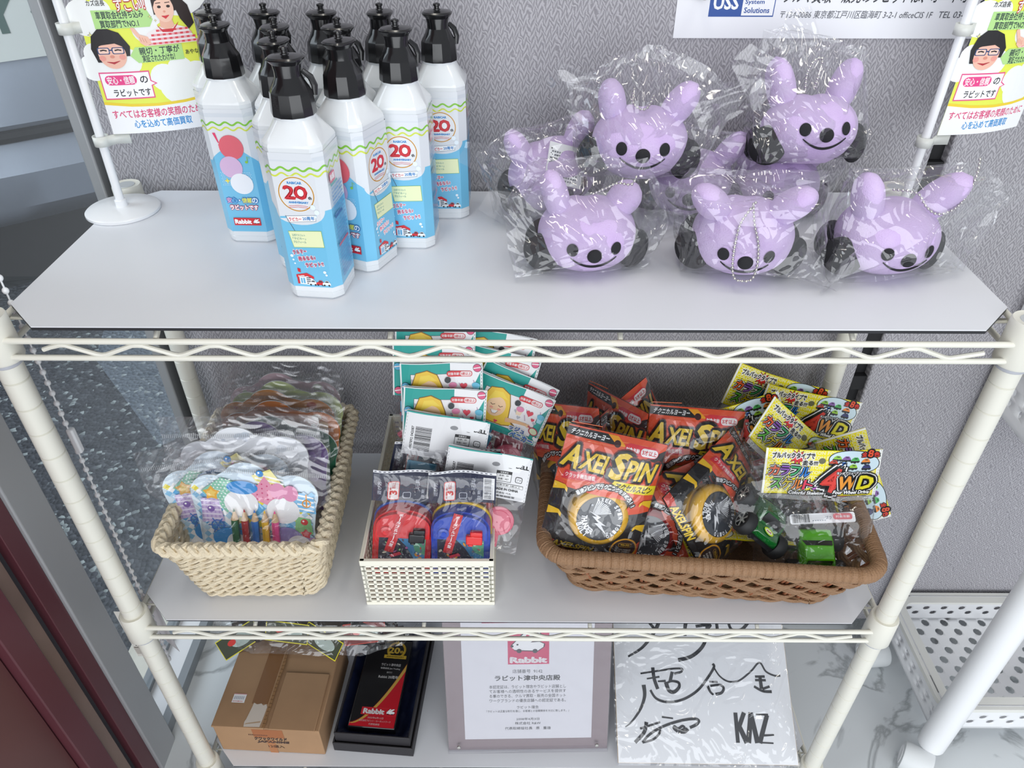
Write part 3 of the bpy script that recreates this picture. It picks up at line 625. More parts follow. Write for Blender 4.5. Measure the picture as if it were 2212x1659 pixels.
# ------------------------------------------------------------------ poster stands
def poster_art():
    a = Art(); W, Hh = .086, .1055; X = lambda s: s*W; Y = lambda t: t*Hh
    a.rect(0, 0, W, Y(1.55), '#e6ee58')
    for cx, cy, r in ((.05, .62, .1), (.0, .52, .12), (.17, .52, .14), (.33, .56, .12), (.75, .36, .2), (.62, .42, .13), (.92, .40, .15), (.78, .47, .12), (.05, .88, .16), (.2, .93, .1), (.55, .78, .12), (.62, .9, .12), (.9, 1.1, .3), (.4, 1.3, .3)): a.ell(X(cx), Y(cy), X(r), X(r), '#f3f5f4', 20)
    a.rect(0, 0, W, Y(.20), '#f5f6f8'); a.poly([(0, Y(.245)), (W*.5, Y(.215)), (W, Y(.245)), (W, 0), (0, 0)], '#f5f6f8')
    a.line([(0, Y(.248)), (W*.25, Y(.226)), (W*.5, Y(.219)), (W*.75, Y(.226)), (W, Y(.248))], Y(.022), '#efd23a')
    a.text('すべてはお客様の笑顔のために', X(.5), Y(.158), .0072, '#e0487c', X(.9), bold=.03); a.text('心を込めて高価買取', X(.5), Y(.075), .0068, '#2493d8', X(.55), bold=.03)
    a.poly([(X(.03), Y(.275)), (X(.03), Y(.485)), (X(.49), Y(.485)), (X(.49), Y(.41)), (X(.54), Y(.385)), (X(.49), Y(.37)), (X(.49), Y(.275))], '#e6568c'); a.poly([(X(.04), Y(.285)), (X(.04), Y(.475)), (X(.48), Y(.475)), (X(.48), Y(.405)), (X(.52), Y(.386)), (X(.48), Y(.374)), (X(.48), Y(.285))], '#fafafc')
    a.rr(X(.07), Y(.385), X(.36), Y(.46), Y(.036), '#e8468a'); a.text('安心・信頼', X(.215), Y(.422), .0062, '#ffffff', X(.25), bold=.03); a.text('の', X(.425), Y(.42), .0055, '#26282e', bold=.03); a.text('ラビットです', X(.29), Y(.325), .0060, '#26282e', X(.34), bold=.03)
    def bub(x0, y0, x1, y1, tip, t1, t2):
        a.poly([(X(x0), Y(y0)), (X(x0), Y(y1)), (X(x1), Y(y1)), (X(tip[0]), Y(tip[1])), (X(x1), Y(y0))] if tip[0] > x1 else [(X(x0), Y(y0)), (X(tip[0]), Y(tip[1])), (X(x0), Y(y1)), (X(x1), Y(y1)), (X(x1), Y(y0))], '#b5e08e')
        m_ = (x0+x1)/2; hh = (y1-y0)/4; a.text(t1, X(m_), Y(y1-hh*1.1), .0056, '#1f3340', X((x1-x0)*.86), bold=.03); a.text(t2, X(m_-.02), Y(y0+hh*1.0), .0056, '#1f3340', X((x1-x0)*.7), bold=.03)
    bub(.12, .80, .60, .93, (.64, .85), '車買取会社持ち込み', '買取部門でNO.1'); bub(.42, .545, .84, .66, (.36, .6), '親切・丁寧が', '実証されたわけね！')
    a.text('すごい！', X(.47), Y(.965), .0095, '#fff4f0', X(.26), bold=.03, out=[(.09, '#e23b3b')]); a.text('カズ店長', X(.18), Y(.98), .0042, '#3a3a3a', X(.16)); a.text('あやな', X(.92), Y(.595), .0036, '#3a3a3a', X(.12))
    for x, y, r in ((.06, .76, .03), (.62, .87, .02), (.66, .84, .015), (.57, 1.0, .025)): a.star(X(x), Y(y), X(r), '#6a6a58', 4, .3); a.star(X(x), Y(y), X(r*.7), '#f0ee9a', 4, .3)
    # portrait: face with black bob and glasses
    c = lambda x, y: (X(x), Y(y))
    a.poly([c(.06, .56), c(.03, .66), c(.06, .75), c(.13, .80), c(.22, .80), c(.31, .77), c(.38, .67), c(.36, .60), c(.30, .60), c(.10, .56)], '#1d1a1e')
    a.ell(X(.205), Y(.615), X(.125), Y(.105), '#f0bca8', 28); a.poly([c(.07, .67), c(.09, .73), c(.2, .755), c(.32, .72), c(.34, .66), c(.25, .695), c(.13, .685)], '#1d1a1e')
    for x in (.135, .265): a.rr(X(x-.055), Y(.618), X(x+.055), Y(.668), X(.015), '#2f4a78'); a.rr(X(x-.046), Y(.624), X(x+.046), Y(.662), X(.012), '#f3cdbd'); a.line([c(x-.03, .645), c(x, .65), c(x+.03, .644)], X(.012), '#2a2023')
    a.line([c(.19, .648), c(.21, .648)], X(.012), '#2f4a78'); a.ell(X(.2), Y(.60), X(.022), Y(.012), '#dc937f', 12); a.line([c(.14, .563), c(.2, .552), c(.26, .568)], [X(.004), X(.02), X(.004)], '#b4303c'); a.ell(X(.11), Y(.59), X(.03), Y(.02), '#eb9f93', 12); a.ell(X(.29), Y(.595), X(.03), Y(.02), '#eb9f93', 12)
    # portrait: woman in red gingham with a ponytail, pointing
    a.poly([c(.66, .88), c(.66, 1.02), c(.72, 1.1), c(.84, 1.1), c(.90, 1.0), c(.97, .93), c(.995, .80), c(.94, .76), c(.88, .84), c(.86, .9)], '#2a1d1c')
    a.poly([c(.52, .665), c(.56, .755), c(.70, .80), c(.83, .80), c(.93, .77), c(.995, .665)], '#f3e9ea'); rn = [(.54+i*.052, .67+k*.03, .566+i*.052, .685+k*.03) for i in range(9) for k in range(4)]
    a.rects([(X(p), Y(q), X(r), Y(s)) for p, q, r, s in rn if q < .66+.13*min(1, (p-.5)/.12, (1.0-p)/.1)], '#de4a58'); a.rects([(X(p+.026), Y(q), X(r+.026), Y(s)) for p, q, r, s in rn if q < .66+.13*min(1, (p-.5)/.12, (.97-p)/.1)], '#eba4ab')
    a.poly([c(.69, .79), c(.70, .86), c(.80, .86), c(.82, .79), c(.76, .765)], '#efb9a2'); a.poly([c(.66, .81), c(.70, .775), c(.80, .775), c(.86, .82), c(.84, .795), c(.79, .75), c(.70, .755)], '#cf2f3c')
    a.ell(X(.755), Y(.92), X(.088), Y(.098), '#f6cbb6', 28); a.poly([c(.66, .92), c(.68, 1.05), c(.76, 1.08), c(.84, 1.05), c(.855, .90), c(.83, .97), c(.76, 1.0), c(.69, .97)], '#2a1d1c')
    for x in (.72, .80): a.ell(X(x), Y(.932), X(.017), Y(.010), '#2a1d1c', 12); a.line([c(x-.025, .958), c(x+.02, .96)], X(.007), '#4a332c')
    a.line([c(.725, .868), c(.755, .857), c(.79, .87)], [X(.006), X(.028), X(.006)], '#d4343f'); a.ell(X(.757), Y(.898), X(.012), Y(.008), '#e6a38e', 10)
    a.poly([c(.43, .80), c(.455, .80), c(.49, .75), c(.56, .73), c(.58, .68), c(.52, .665), c(.48, .69), c(.475, .72)], '#f2bfa9'); a.line([c(.43, .80), c(.475, .735)], X(.022), '#f2bfa9')
    for k in range(3): a.line([c(.485+k*.022, .735-k*.008), c(.495+k*.022, .70-k*.006)], X(.006), '#d99a84')
    return a
def poster_stand(base, dirv, label, plabel, W, tilt):
    bx, by = base
    st = thing('poster_stand', label, 'stand', (bx, by, T), (0, 0, 0), 'white poster stands on the top board')
    MB().lathe([(.0315, 0), (.0325, .0008), (.0325, .003), (.031, .0042), (.012, .0056)], 48).build('base', WP, st)
    MB().lathe([(.0052, .005), (.0052, .0115), (.0044, .0122)], 24).build('socket', WP, st)
    tx = tilt; MB().tube([(0, 0, .011), (tx, 0, .40)], .0037, 20).build('pole', WP, st)
    d = Vector((dirv[0], dirv[1], 0)).normalized(); nrm = Vector((d.y, -d.x, 0))
    for z in (.066, .1565):
        o = Vector((tx*z/.4, 0, z)); b = MB(); hh = .0042; n = 28; vv = []; ff = []
        pts = [o+Vector((cos(t), sin(t), 0))*.0056 for t in [math.atan2(d.y, d.x)+R(25)+R(310)*k/n for k in range(n+1)]]
        pts = pts+[o+d*.012-nrm*.0012, o+d*.024-nrm*-.0016]
        v = []
        for p in pts: v += [p-Vector((0, 0, hh)), p+Vector((0, 0, hh))]
        c_ = b.add(v, [(2*i, 2*i+2, 2*i+3, 2*i+1) for i in range(len(pts)-1)], 0, True).build('clip', CLIP, st); s = c_.modifiers.new('s', 'SOLIDIFY'); s.thickness = .0012
    po = thing('poster', plabel, 'poster', (bx, by, T+.0705), (0, 0, 0), 'car dealer posters held by the stands')
    def fn(u, v_, q):
        k = u/W; p = d*(.011+u)+nrm*(.0005+.006*sin(PI*k)+q)+Vector((tx*(v_+.07)/.4, 0, 0)); return (p.x, p.y, v_)
    pa_.build('printed_sheet', po, fn, [('grid', 12, 0, W, 1, 0, .1055*1.55)], dz=1e-5)
    b = MB(); v = []; n = 14
    for i in range(n+1): v += [fn(W*i/n, 0, -.0004), fn(W*i/n, .1055*1.55, -.0004)]
    b.add(v, [(2*i, 2*i+2, 2*i+3, 2*i+1) for i in range(n)], 0, True).build('backing', WP, po)
pa_ = poster_art()
poster_stand((-.358, .193), (1, .34), 'white poster stand with round base by the window end of the top board', 'yellow poster clipped beside the bottles, bottom edge and all its pink and blue lines visible', .086, .007)
poster_stand((.362, .196), (1, .30), 'white poster stand whose pole rises behind the lilac plush toys', 'yellow poster cut off by the picture edge, clipped above the plush toys', .086, .004)

# ------------------------------------------------------------------ company notice pinned to the wall
nt_ = thing('company_notice', 'white notice with dark italic lettering and blue emblem pinned to the grey wall', 'notice', (.1455, WY-.0012, T+.1345))
a = Art(); a.rect(0, 0, .34, .20, '#eeeff4'); a.rect(.0285, .0175, .0855, .0405, '#27509c'); a.rect(.0572, .0185, .0847, .0395, '#f2f3f6')
a.text('USS', .0428, .029, .0118, '#f4f5f8', .022, bold=.03)
for k, t in enumerate(('Used car', 'System', 'Solutions')): a.text(t, .0592, .0352-k*.0062, .0046 if k else .0038, '#27509c', [.0196, .0168, .0222][k], al='L', bold=.02)
a.text('クルマ買取・販売のラビットは、オートオークション', .0925, .0345, .0118, '#2c2f36', .203, al='L', bold=.02, shear=.2)
a.text('〒134-0086 東京都江戸川区臨海町 3-2-1 officeCIS 1F', .0915, .0195, .0066, '#4b4e56', .133, al='L', bold=.0, shear=.12); a.text('TEL 03-5667-0055', .2300, .0195, .0052, '#4b4e56', .052, al='L', bold=.0, shear=.12)
a.build('printed_sheet', nt_); MB().box((0, .0003, 0), (.34, .001, .20)).build('paper', WP, nt_)
PIN = mat('clear_yellow_pin', (236, 228, 180), .1, trans=.85)
pin = thing('push_pin', 'clear yellowish push pin at the corner of the wall notice', 'pin', (.1665, WY-.0015, T+.172))
mx = Matrix.Rotation(PI/2, 4, 'X'); MB().lathe([(.0055, 0), (.0055, .0015), (.0032, .003), (.0032, .008), (.005, .0095), (.005, .011), (.004, .0115)], 20, mx).build('head', PIN, pin); MB().tube([(0, 0, 0), (0, .008, 0)], .0006, 6).build('needle', STEEL, pin)
# ------------------------------------------------------------------ lilac plush toys packed in clear bags
def plush_mat():
    m, nt, b, N, L = nodes_mat('lilac_plush'); tc = N('ShaderNodeTexCoord'); n = N('ShaderNodeTexNoise'); n.inputs['Scale'].default_value = 900; n.inputs['Detail'].default_value = 3
    n2 = N('ShaderNodeTexNoise'); n2.inputs['Scale'].default_value = 55; L(tc.outputs['Object'], n.inputs['Vector']); L(tc.outputs['Object'], n2.inputs['Vector'])
    mx = N('ShaderNodeMix'); mx.data_type = 'RGBA'; mx.inputs[6].default_value = (*lin('#c2a5d9'), 1); mx.inputs[7].default_value = (*lin('#dac8e9'), 1); L(n2.outputs['Fac'], mx.inputs[0]); L(mx.outputs[2], b.inputs['Base Color'])
    b.inputs['Roughness'].default_value = .95; b.inputs['Specular IOR Level'].default_value = .1; b.inputs['Sheen Weight'].default_value = .5; b.inputs['Sheen Roughness'].default_value = .5; b.inputs['Sheen Tint'].default_value = (*lin('#e8d8f6'), 1)
    bp = N('ShaderNodeBump'); bp.inputs['Strength'].default_value = .55; bp.inputs['Distance'].default_value = .0012; L(n.outputs['Fac'], bp.inputs['Height']); L(bp.outputs[0], b.inputs['Normal']); return m
PL = plush_mat(); FELT = mat('black_felt', (34, 34, 38), .9, bump=.3, bscale=900)
RX, RY, RZ, ZC = .0390, .0345, .0285, .0275
def surf(x, z, o=0):                                    # point on the front of the body
    q = max(0, 1-(abs(x)/RX)**2.2-(abs(z-ZC)/RZ)**2.2); return Vector((x, -RY*q**(1/2.2)-o, z))
def body_mesh():
    b = MB(); b.ball((0, 0, ZC), (RX, RY, RZ), 44, 28, pw=.93)
    for i, q in enumerate(b.v):
        if q.z < .0022: b.v[i].z = .0006+(q.z)*.2
        b.v[i] *= 1+.010*noise.noise(q*45)
        b.v[i].z -= .0022*math.exp(-(q.x/.006)**2)*max(0, (q.z-ZC)/RZ)            # seam dip on the crown
    return b
def ear(root, d, ln, bend=(0, 0, 0), w_=.0138):
    root, d, bend = Vector(root), Vector(d).normalized(), Vector(bend); n = 12; pts = []; rs = []
    for i in range(n+1):
        t = i/n; pts.append(root+d*(ln*t)+bend*(t*t)); rs.append(w_*(.80+.22*sin(PI*min(1, t*1.15)))*(1 if t < .7 else max(.05, max(0, 1-((t-.7)/.3)**2)**.5)))
    return MB().tube(pts, rs, 18, flat=.72)
def beads(pts, closed=False, step=.0031, r=.00118):
    b = MB(); p = walk([Vector(q) for q in pts], step)
    for q in p: b.ball(q, r, 8, 6)
    return b.tube(p, .00035, 5)
def smooth(pts, n=6):
    out = []; P = [Vector(p) for p in pts]
    for i in range(len(P)-1):
        a, b, c, d = P[max(0, i-1)], P[i], P[i+1], P[min(len(P)-1, i+2)]
        for k in range(n): t = k/n; out.append(.5*((2*b)+(c-a)*t+(2*a-5*b+4*c-d)*t*t+(3*b-a-3*c+d)*t**3))
    return out+[P[-1]]
def plush(loc, rot, label, ears, chain, spikes, seed, tagcard=False, cuts=3):
    t = thing('plush_toy', label, 'plush toy', loc, rot, 'lilac plush key ring toys in clear bags')
    body_mesh().build('body', PL, t)
    pts = []
    for e in ears:
        ear(*e).build('ear', PL, t); rt_, d, ln = Vector(e[0]), Vector(e[1]).normalized(), e[2]; bd = Vector(e[3]) if len(e) > 3 else Vector((0, 0, 0)); pts += [rt_+d*(ln*1.1)+bd*1.1+Vector((s, 0, 0))*.012 for s in (-1, 1)]+[rt_+d*(ln*.9)+bd+Vector((0, s, 0))*.014 for s in (-1, 1)]
    for s in (-1, 1):
        MB().ball((0, 0, 0), (.0160, .0075, .0160), 24, 14).xf(Matrix.Translation((s*.0375, -.0085, .0160)) @ Matrix.Rotation(R(s*38), 4, 'Z')).build('foot', FELT, t)
        MB().ball((0, 0, 0), (.0150, .0085, .0150), 20, 12).xf(Matrix.Translation((s*.0345, .022, .0155)) @ Matrix.Rotation(R(-s*35), 4, 'Z')).build('foot', FELT, t)
        c = surf(s*.0168, .0288); n_ = Vector((c.x/RX**2, c.y/RY**2, (c.z-ZC)/RZ**2)).normalized()
        MB().ball((0, 0, 0), (.0046, .0052, .0009), 18, 8).xf(Matrix.Translation(c+n_*.0002) @ n_.to_track_quat('Z', 'Y').to_matrix().to_4x4()).build('eye', FELT, t)
    c = surf(0, .0242); MB().ball(c+Vector((0, -.0004, 0)), (.0058, .0038, .0056), 20, 12).build('nose', FELT, t)
    m = [surf(.0178*u, .0138+.0078*u*u, .0003) for u in [k/14-1 for k in range(29)]]
    MB().tube(m, [.0004+.0006*(1-(k/14-1)**2) for k in range(29)], 8).build('mouth', FELT, t)
    if chain: beads(smooth(chain)).build('ball_chain', STEEL, t)
    if tagcard:
        a = Art(); a.rect(-.016, 0, .016, .036, '#eef0f2'); rn = random.Random(2)
        a.rects([(-.013+i*.0021, .003+k*.003, -.013+i*.0021+rn.uniform(.001, .0019), .0045+k*.003) for i in range(12) for k in range(9)], '#6c7076'); a.dots([(-.0135, .005+k*.0042) for k in range(7)], .0007, '#22242a')
        q = Matrix.Translation((-.004, -.036, .036)) @ Euler((R(-48), R(38), R(10)), 'YXZ').to_matrix().to_4x4()
        a.build('care_tag', t, lambda u, v_, w_: q @ Vector((u, -w_, v_)))
    for k in range(40):
        z = 1-2*(k+.5)/40; a = k*2.39996; s = (1-z*z)**.5; pts.append(Vector((s*cos(a)*(RX+.010), s*sin(a)*(RY+.007), max(.0004, ZC+z*(RZ+.004)))))
    pts += [Vector((s*.048, -.024, .0004)) for s in (-1, 1)]+[Vector((s*.052, -.012, .022)) for s in (-1, 1)]+[Vector((s*.046, .034, .0004)) for s in (-1, 1)]
    pts += [Vector(p) for p in spikes]
    hull_film('plastic_bag', pts, t, seed, amp=.0048, cuts=cuts+1, sc=42, m=FILM2)
    for k, sp_ in enumerate(spikes[:2]):                 # loose corners of the bag that stand away as flat flaps
        p = Vector(sp_); q = p*.55+Vector((0, 0, .012)); b = MB(); v = []; f = []; n = 7; o = (p-q); w2 = o.cross(Vector((0, 1, .3))).normalized()*.022
        for i in range(n+1):
            for j in range(5): tt = i/n; v.append(q+o*(tt*1.22)+w2*((j-2)/2*(1-tt*.55))+Vector((0, 1, 0))*(.004*noise.noise(Vector((i*.8+seed, j*1.3, k)))))
        for i in range(n):
            for j in range(4): f.append((i*5+j, i*5+j+1, i*5+j+6, i*5+j+5))
        for p_ in v: p_.z = max(p_.z, .0022)
        b.add(v, f).build('bag_corner', FILM2, t)
    return t
up_ear = lambda s, lean=.35, ln=.043, y=0, b=(0, 0, 0), w_=.0138: ((s*.0215, .002, .044), (s*lean, y, 1), ln, b, w_)
plush((.0625, .094, T), (0, 0, R(6)), 'lilac plush toy in front, nearest the bottles, smiling with one tall ear', [up_ear(-1, .30, .037, w_=.0140), up_ear(1, .62, .029, .25, (.004, 0, -.006), .0148)],
      [(.004, .004, .058), (.012, -.002, .0645), (.020, -.006, .070), (.029, -.012, .071), (.033, -.010, .076)], [(-.075, -.010, .060), (.066, -.020, .042), (-.040, .020, .088), (.048, .012, .085), (-.062, -.030, .004)], 1)
plush((.184, .087, T+.0036), (R(6), 0, R(-8)), 'lilac plush toy with ball chain hanging down its face, middle of front three', [up_ear(-1, .55, .034, -.35, (0, -.010, -.004), .0160), up_ear(1, .55, .036, -.25, (.002, -.012, -.004), .0160)],
      [(.002, -.012, .062), (-.0075, -.024, .052), (-.0100, -.0325, .040), (-.0095, -.0375, .024), (-.0065, -.0400, .0135), (0, -.0405, .0115), (.0065, -.0400, .0135), (.0085, -.0375, .024), (.0065, -.0325, .040), (.002, -.024, .052), (0, -.012, .064)], [(-.068, .002, .056), (.066, -.028, .004), (-.05, .01, .082), (.052, .006, .084), (.06, .0, .05)], 2)
plush((.298, .089, T+.0016), (R(2), 0, R(8)), 'lilac plush toy with chain around one ear, front of the heap, farthest from the bottles', [up_ear(-1, .22, .036, 0, w_=.0152), up_ear(1, .80, .040, -.1, (.004, -.004, 0), .0155)],
      [(-.004, .004, .064), (.010, -.004, .064), (.016, -.012, .056), (.024, -.017, .052), (.036, -.017, .056), (.046, -.012, .065), (.052, -.006, .078), (.054, 0, .088)], [(.094, -.004, .058), (-.060, -.034, .003), (.072, .01, .082), (.085, -.012, .036), (-.045, .01, .085), (.06, -.03, .002)], 3)
plush((.042, .190, T+.014), (R(6), R(-12), R(20)), 'lilac plush toy behind the front one, half hidden by its white printed care tag', [up_ear(-1, .3, .034), up_ear(1, .7, .034)], None, [(-.068, 0, .070), (.05, -.02, .07), (-.064, .0, .004)], 6, True)
plush((.163, .198, T+.001), (0, 0, R(-10)), 'lilac plush toy at the back, one ear showing between the two stacked ones', [up_ear(-1, .5, .04), up_ear(1, .75, .036)], None, [(-.05, .02, .08), (.058, 0, .075)], 7, cuts=2)
plush((.240, .196, T), (0, 0, R(4)), 'lilac plush toy squeezed under the topmost toy, only its eye and black foot visible', [up_ear(-1, .9, .026, .3), up_ear(1, .9, .026, .3)], None, [(-.056, -.02, .05), (.058, -.02, .05)], 8, cuts=2)
plush((.107, .153, T+.052), (R(-6), 0, R(-3)), 'lilac plush toy lying on top in the middle, with both ears bent and lopsided smile', [up_ear(-1, .22, .032, -.1, (0, -.004, 0), .0152), up_ear(1, .55, .033, .0, (.004, -.004, 0), .0160)],
      [(-.008, -.002, .068), (-.009, -.010, .060), (-.004, -.017, .056), (.002, -.017, .057), (.008, -.006, .066)], [(-.066, .006, .074), (.086, .01, .066), (.0, .014, .104), (.06, -.02, .03), (-.056, -.02, .012), (.03, .014, .096), (.06, .0, .045)], 4)
plush((.252, .170, T+.056), (R(-16), 0, R(5)), 'lilac plush toy sitting upright on top of the heap, highest of all, broad smile', [up_ear(-1, .22, .042, .15, w_=.0152), up_ear(1, .42, .042, .15, w_=.0155)],
      [(-.006, .0, .058), (-.007, -.002, .070), (-.003, -.003, .080), (.004, -.003, .082), (.003, -.002, .070), (.001, 0, .058)], [(-.058, .0, .082), (-.012, .012, .112), (.046, .012, .094), (.054, .0, .05), (-.058, -.02, .022), (-.04, .02, .108)], 5)
# ------------------------------------------------------------------ baskets on the middle board
def rr_path(hx, hy, r, step):
    segs = []
    for cx, cy, a in ((hx-r, -hy+r, -90), (hx-r, hy-r, 0), (-hx+r, hy-r, 90), (-hx+r, -hy+r, 180)):
        segs += [(cx+r*cos(R(a+90*k/6)), cy+r*sin(R(a+90*k/6)), cos(R(a+90*k/6)), sin(R(a+90*k/6))) for k in range(7)]
    out = []; n = len(segs); acc = 0; t = 0
    for i in range(n):
        a, b = segs[i], segs[(i+1) % n]; d = math.hypot(b[0]-a[0], b[1]-a[1])
        while t < acc+d: k = (t-acc)/d; out.append(tuple(a[j]+(b[j]-a[j])*k for j in range(4))); t += step
        acc += d
    return out, acc
ROPE = mat('cream_paper_rope', (226, 212, 184), .8, bump=.5, bscale=500, var=.12)
rb = thing('rope_basket', 'cream twisted rope basket holding the bagged drawing sets', 'basket', (-.2545, .110, M), (0, 0, R(1)), None)
b = MB(); nrow = 10; rn = random.Random(5)
for k in range(nrow):
    t = (k+.5)/nrow; z = .004+t*.084; hx = .062+.0135*t; hy = .0865+.0165*t
    p, L_ = rr_path(hx, hy, .016, .0030); ph = rn.random()*6
    for s in (0, 1):
        b.tube([(x+nx*.0017*cos(2*PI*i*.0030/.024+ph+PI*s), y+ny*.0017*cos(2*PI*i*.0030/.024+ph+PI*s), z+.0019*sin(2*PI*i*.0030/.024+ph+PI*s)+.0016*noise.noise(Vector((x*30, y*30, k*2.3)))) for i, (x, y, nx, ny) in enumerate(p)], .00205, 6, closed=True)
b.build('woven_body', ROPE, rb)
b = MB(); p, L_ = rr_path(.0765, .1035, .012, .0022)
for s in range(3):
    b.tube([(x+nx*.0042*sin(2*PI*i*.0022/.030+2*PI*s/3), y+ny*.0042*sin(2*PI*i*.0022/.030+2*PI*s/3), .0945+.0034*sin(4*PI*i*.0022/.030+4*PI*s/3+.8)) for i, (x, y, nx, ny) in enumerate(p)], .0034, 7, closed=True)
b.build('braided_rim', ROPE, rb)
MB().prism([(x, y) for x, y, _, _ in rr_path(.060, .085, .016, .01)[0]], .0006, .003).build('base', ROPE, rb)

lb = thing('plastic_basket', 'cream plastic basket with square lattice holes holding game packs and make-up play sets', 'basket', (-.0790, .015, M), (0, 0, R(.3)))
b = MB(); hw, dp, hh = .0645, .222, .068
for k in range(16): x = -hw+.0035+k*(2*hw-.007)/15; b.box((x-.0014, 0, .004), (x+.0014, .0022, hh-.006)); b.box((x-.0014, dp-.0022, .004), (x+.0014, dp, hh-.006))
for k in range(25): y = .004+k*(dp-.008)/24; [b.box((s*hw-(.0022 if s > 0 else 0), y-.0013, .004), (s*hw+(.0022 if s < 0 else 0), y+.0013, hh-.006)) for s in (-1, 1)]
for k in range(9):
    z = .0055+k*(hh-.014)/8; b.box((-hw, 0, z-.0012), (hw, .0021, z+.0012)); b.box((-hw, dp-.0021, z-.0012), (hw, dp, z+.0012)); b.box((-hw, 0, z-.0012), (-hw+.0021, dp, z+.0012)); b.box((hw-.0021, 0, z-.0012), (hw, dp, z+.0012))
for s in (-1, 1):
    for y in (0, dp-.004): b.box((s*hw-(.004 if s > 0 else 0), y, 0), (s*hw+(.004 if s < 0 else 0), y+.004, hh))
b.build('lattice_wall', CREAM, lb)
b = MB(); t = .0035
for z0, z1 in ((hh-.0075, hh), (0, .0045)): b.box((-hw-.0006, -.0006, z0), (hw+.0006, t, z1)); b.box((-hw-.0006, dp-t, z0), (hw+.0006, dp+.0006, z1)); b.box((-hw-.0006, t, z0), (-hw+t, dp-t, z1)); b.box((hw-t, t, z0), (hw+.0006, dp-t, z1))
b.build('rim', CREAM, lb, bevel=.0008); MB().box((-hw, 0, .0006), (hw, dp, .0025)).build('base', CREAM, lb)

WICK = mat('brown_wicker', (150, 115, 84), .6, bump=.5, bscale=700, var=.28); STAKE = mat('reddish_stake', (150, 94, 64), .6, var=.2, bscale=200)
wb = thing('wicker_basket', 'brown woven wicker basket full of yo-yo packs and toy car packs', 'basket', (.2005, .1135, M), (0, 0, R(-4.1)))
b = MB(); rows = 6; sg = .0215
for k in range(rows):
    t = (k+.6)/rows; z = .0045+t*.060
    for j in (-1, 0, 1):
        tt = t+j*.0031/.060; hx = .131+.026*tt; hy = .084+.022*tt; p, L_ = rr_path(hx, hy, .022, .0036); n = len(p); wv = round(L_/sg/2)*2
        b.tube([(x+nx*.0038*sin(PI*wv*i/n+PI*(k % 2)), y+ny*.0038*sin(PI*wv*i/n+PI*(k % 2)), z+j*.0031*(1+.1*noise.noise(Vector((x*40, y*40, k))))+.0011*noise.noise(Vector((x*25, y*25, k*3)))) for i, (x, y, nx, ny) in enumerate(p)], .00175, 6, closed=True)
for k in (0, 1, 2):
    p, L_ = rr_path(.132+.001*k, .085+.001*k, .022, .004); n = len(p)
    b.tube([(x+nx*.003*sin(2*PI*14*i/n+k*2), y+ny*.003*sin(2*PI*14*i/n+k*2), .0028+.0022*k+.0016*cos(2*PI*14*i/n+k*2)) for i, (x, y, nx, ny) in enumerate(p)], .0021, 6, closed=True)
b.build('woven_body', WICK, wb)
b = MB(); p0, L0 = rr_path(.131, .084, .022, .001); p1, L1 = rr_path(.157, .106, .022, .001); ns = round(L1/sg/2)*2
for k in range(ns):
    for d in (-.0022, .0022):
        a = p0[int((k+.5)/ns*len(p0)) % len(p0)]; c = p1[int((k+.5)/ns*len(p1)) % len(p1)]; e = Vector((-a[3], a[2], 0))*d
        b.tube([Vector((a[0], a[1], .003))+e, Vector((c[0], c[1], .070))+e], .0017, 6)
b.build('stakes', STAKE, wb)
b = MB(); st = .0011; p, L_ = rr_path(.160, .1085, .024, st); v = []; n = 10; f = []; rn = random.Random(3)
for i, (x, y, nx, ny) in enumerate(p):
    ph = (i*st/.0026) % 1; r = .0072+.0008*(1-(2*ph-1)**2)+.0002*rn.random()
    for k in range(n): a = 2*PI*k/n+.25*ph; v.append((x+nx*r*cos(a), y+ny*r*cos(a), .0735+r*sin(a)))
N_ = len(p)
for i in range(N_):
    for k in range(n): j = (i+1) % N_; f.append((i*n+k, i*n+(k+1) % n, j*n+(k+1) % n, j*n+k))
b.add(v, f, 0, True).build('wrapped_rim', WICK, wb)
MB().prism([(x, y) for x, y, _, _ in rr_path(.128, .081, .022, .01)[0]], .0008, .0035).build('base', WICK, wb)

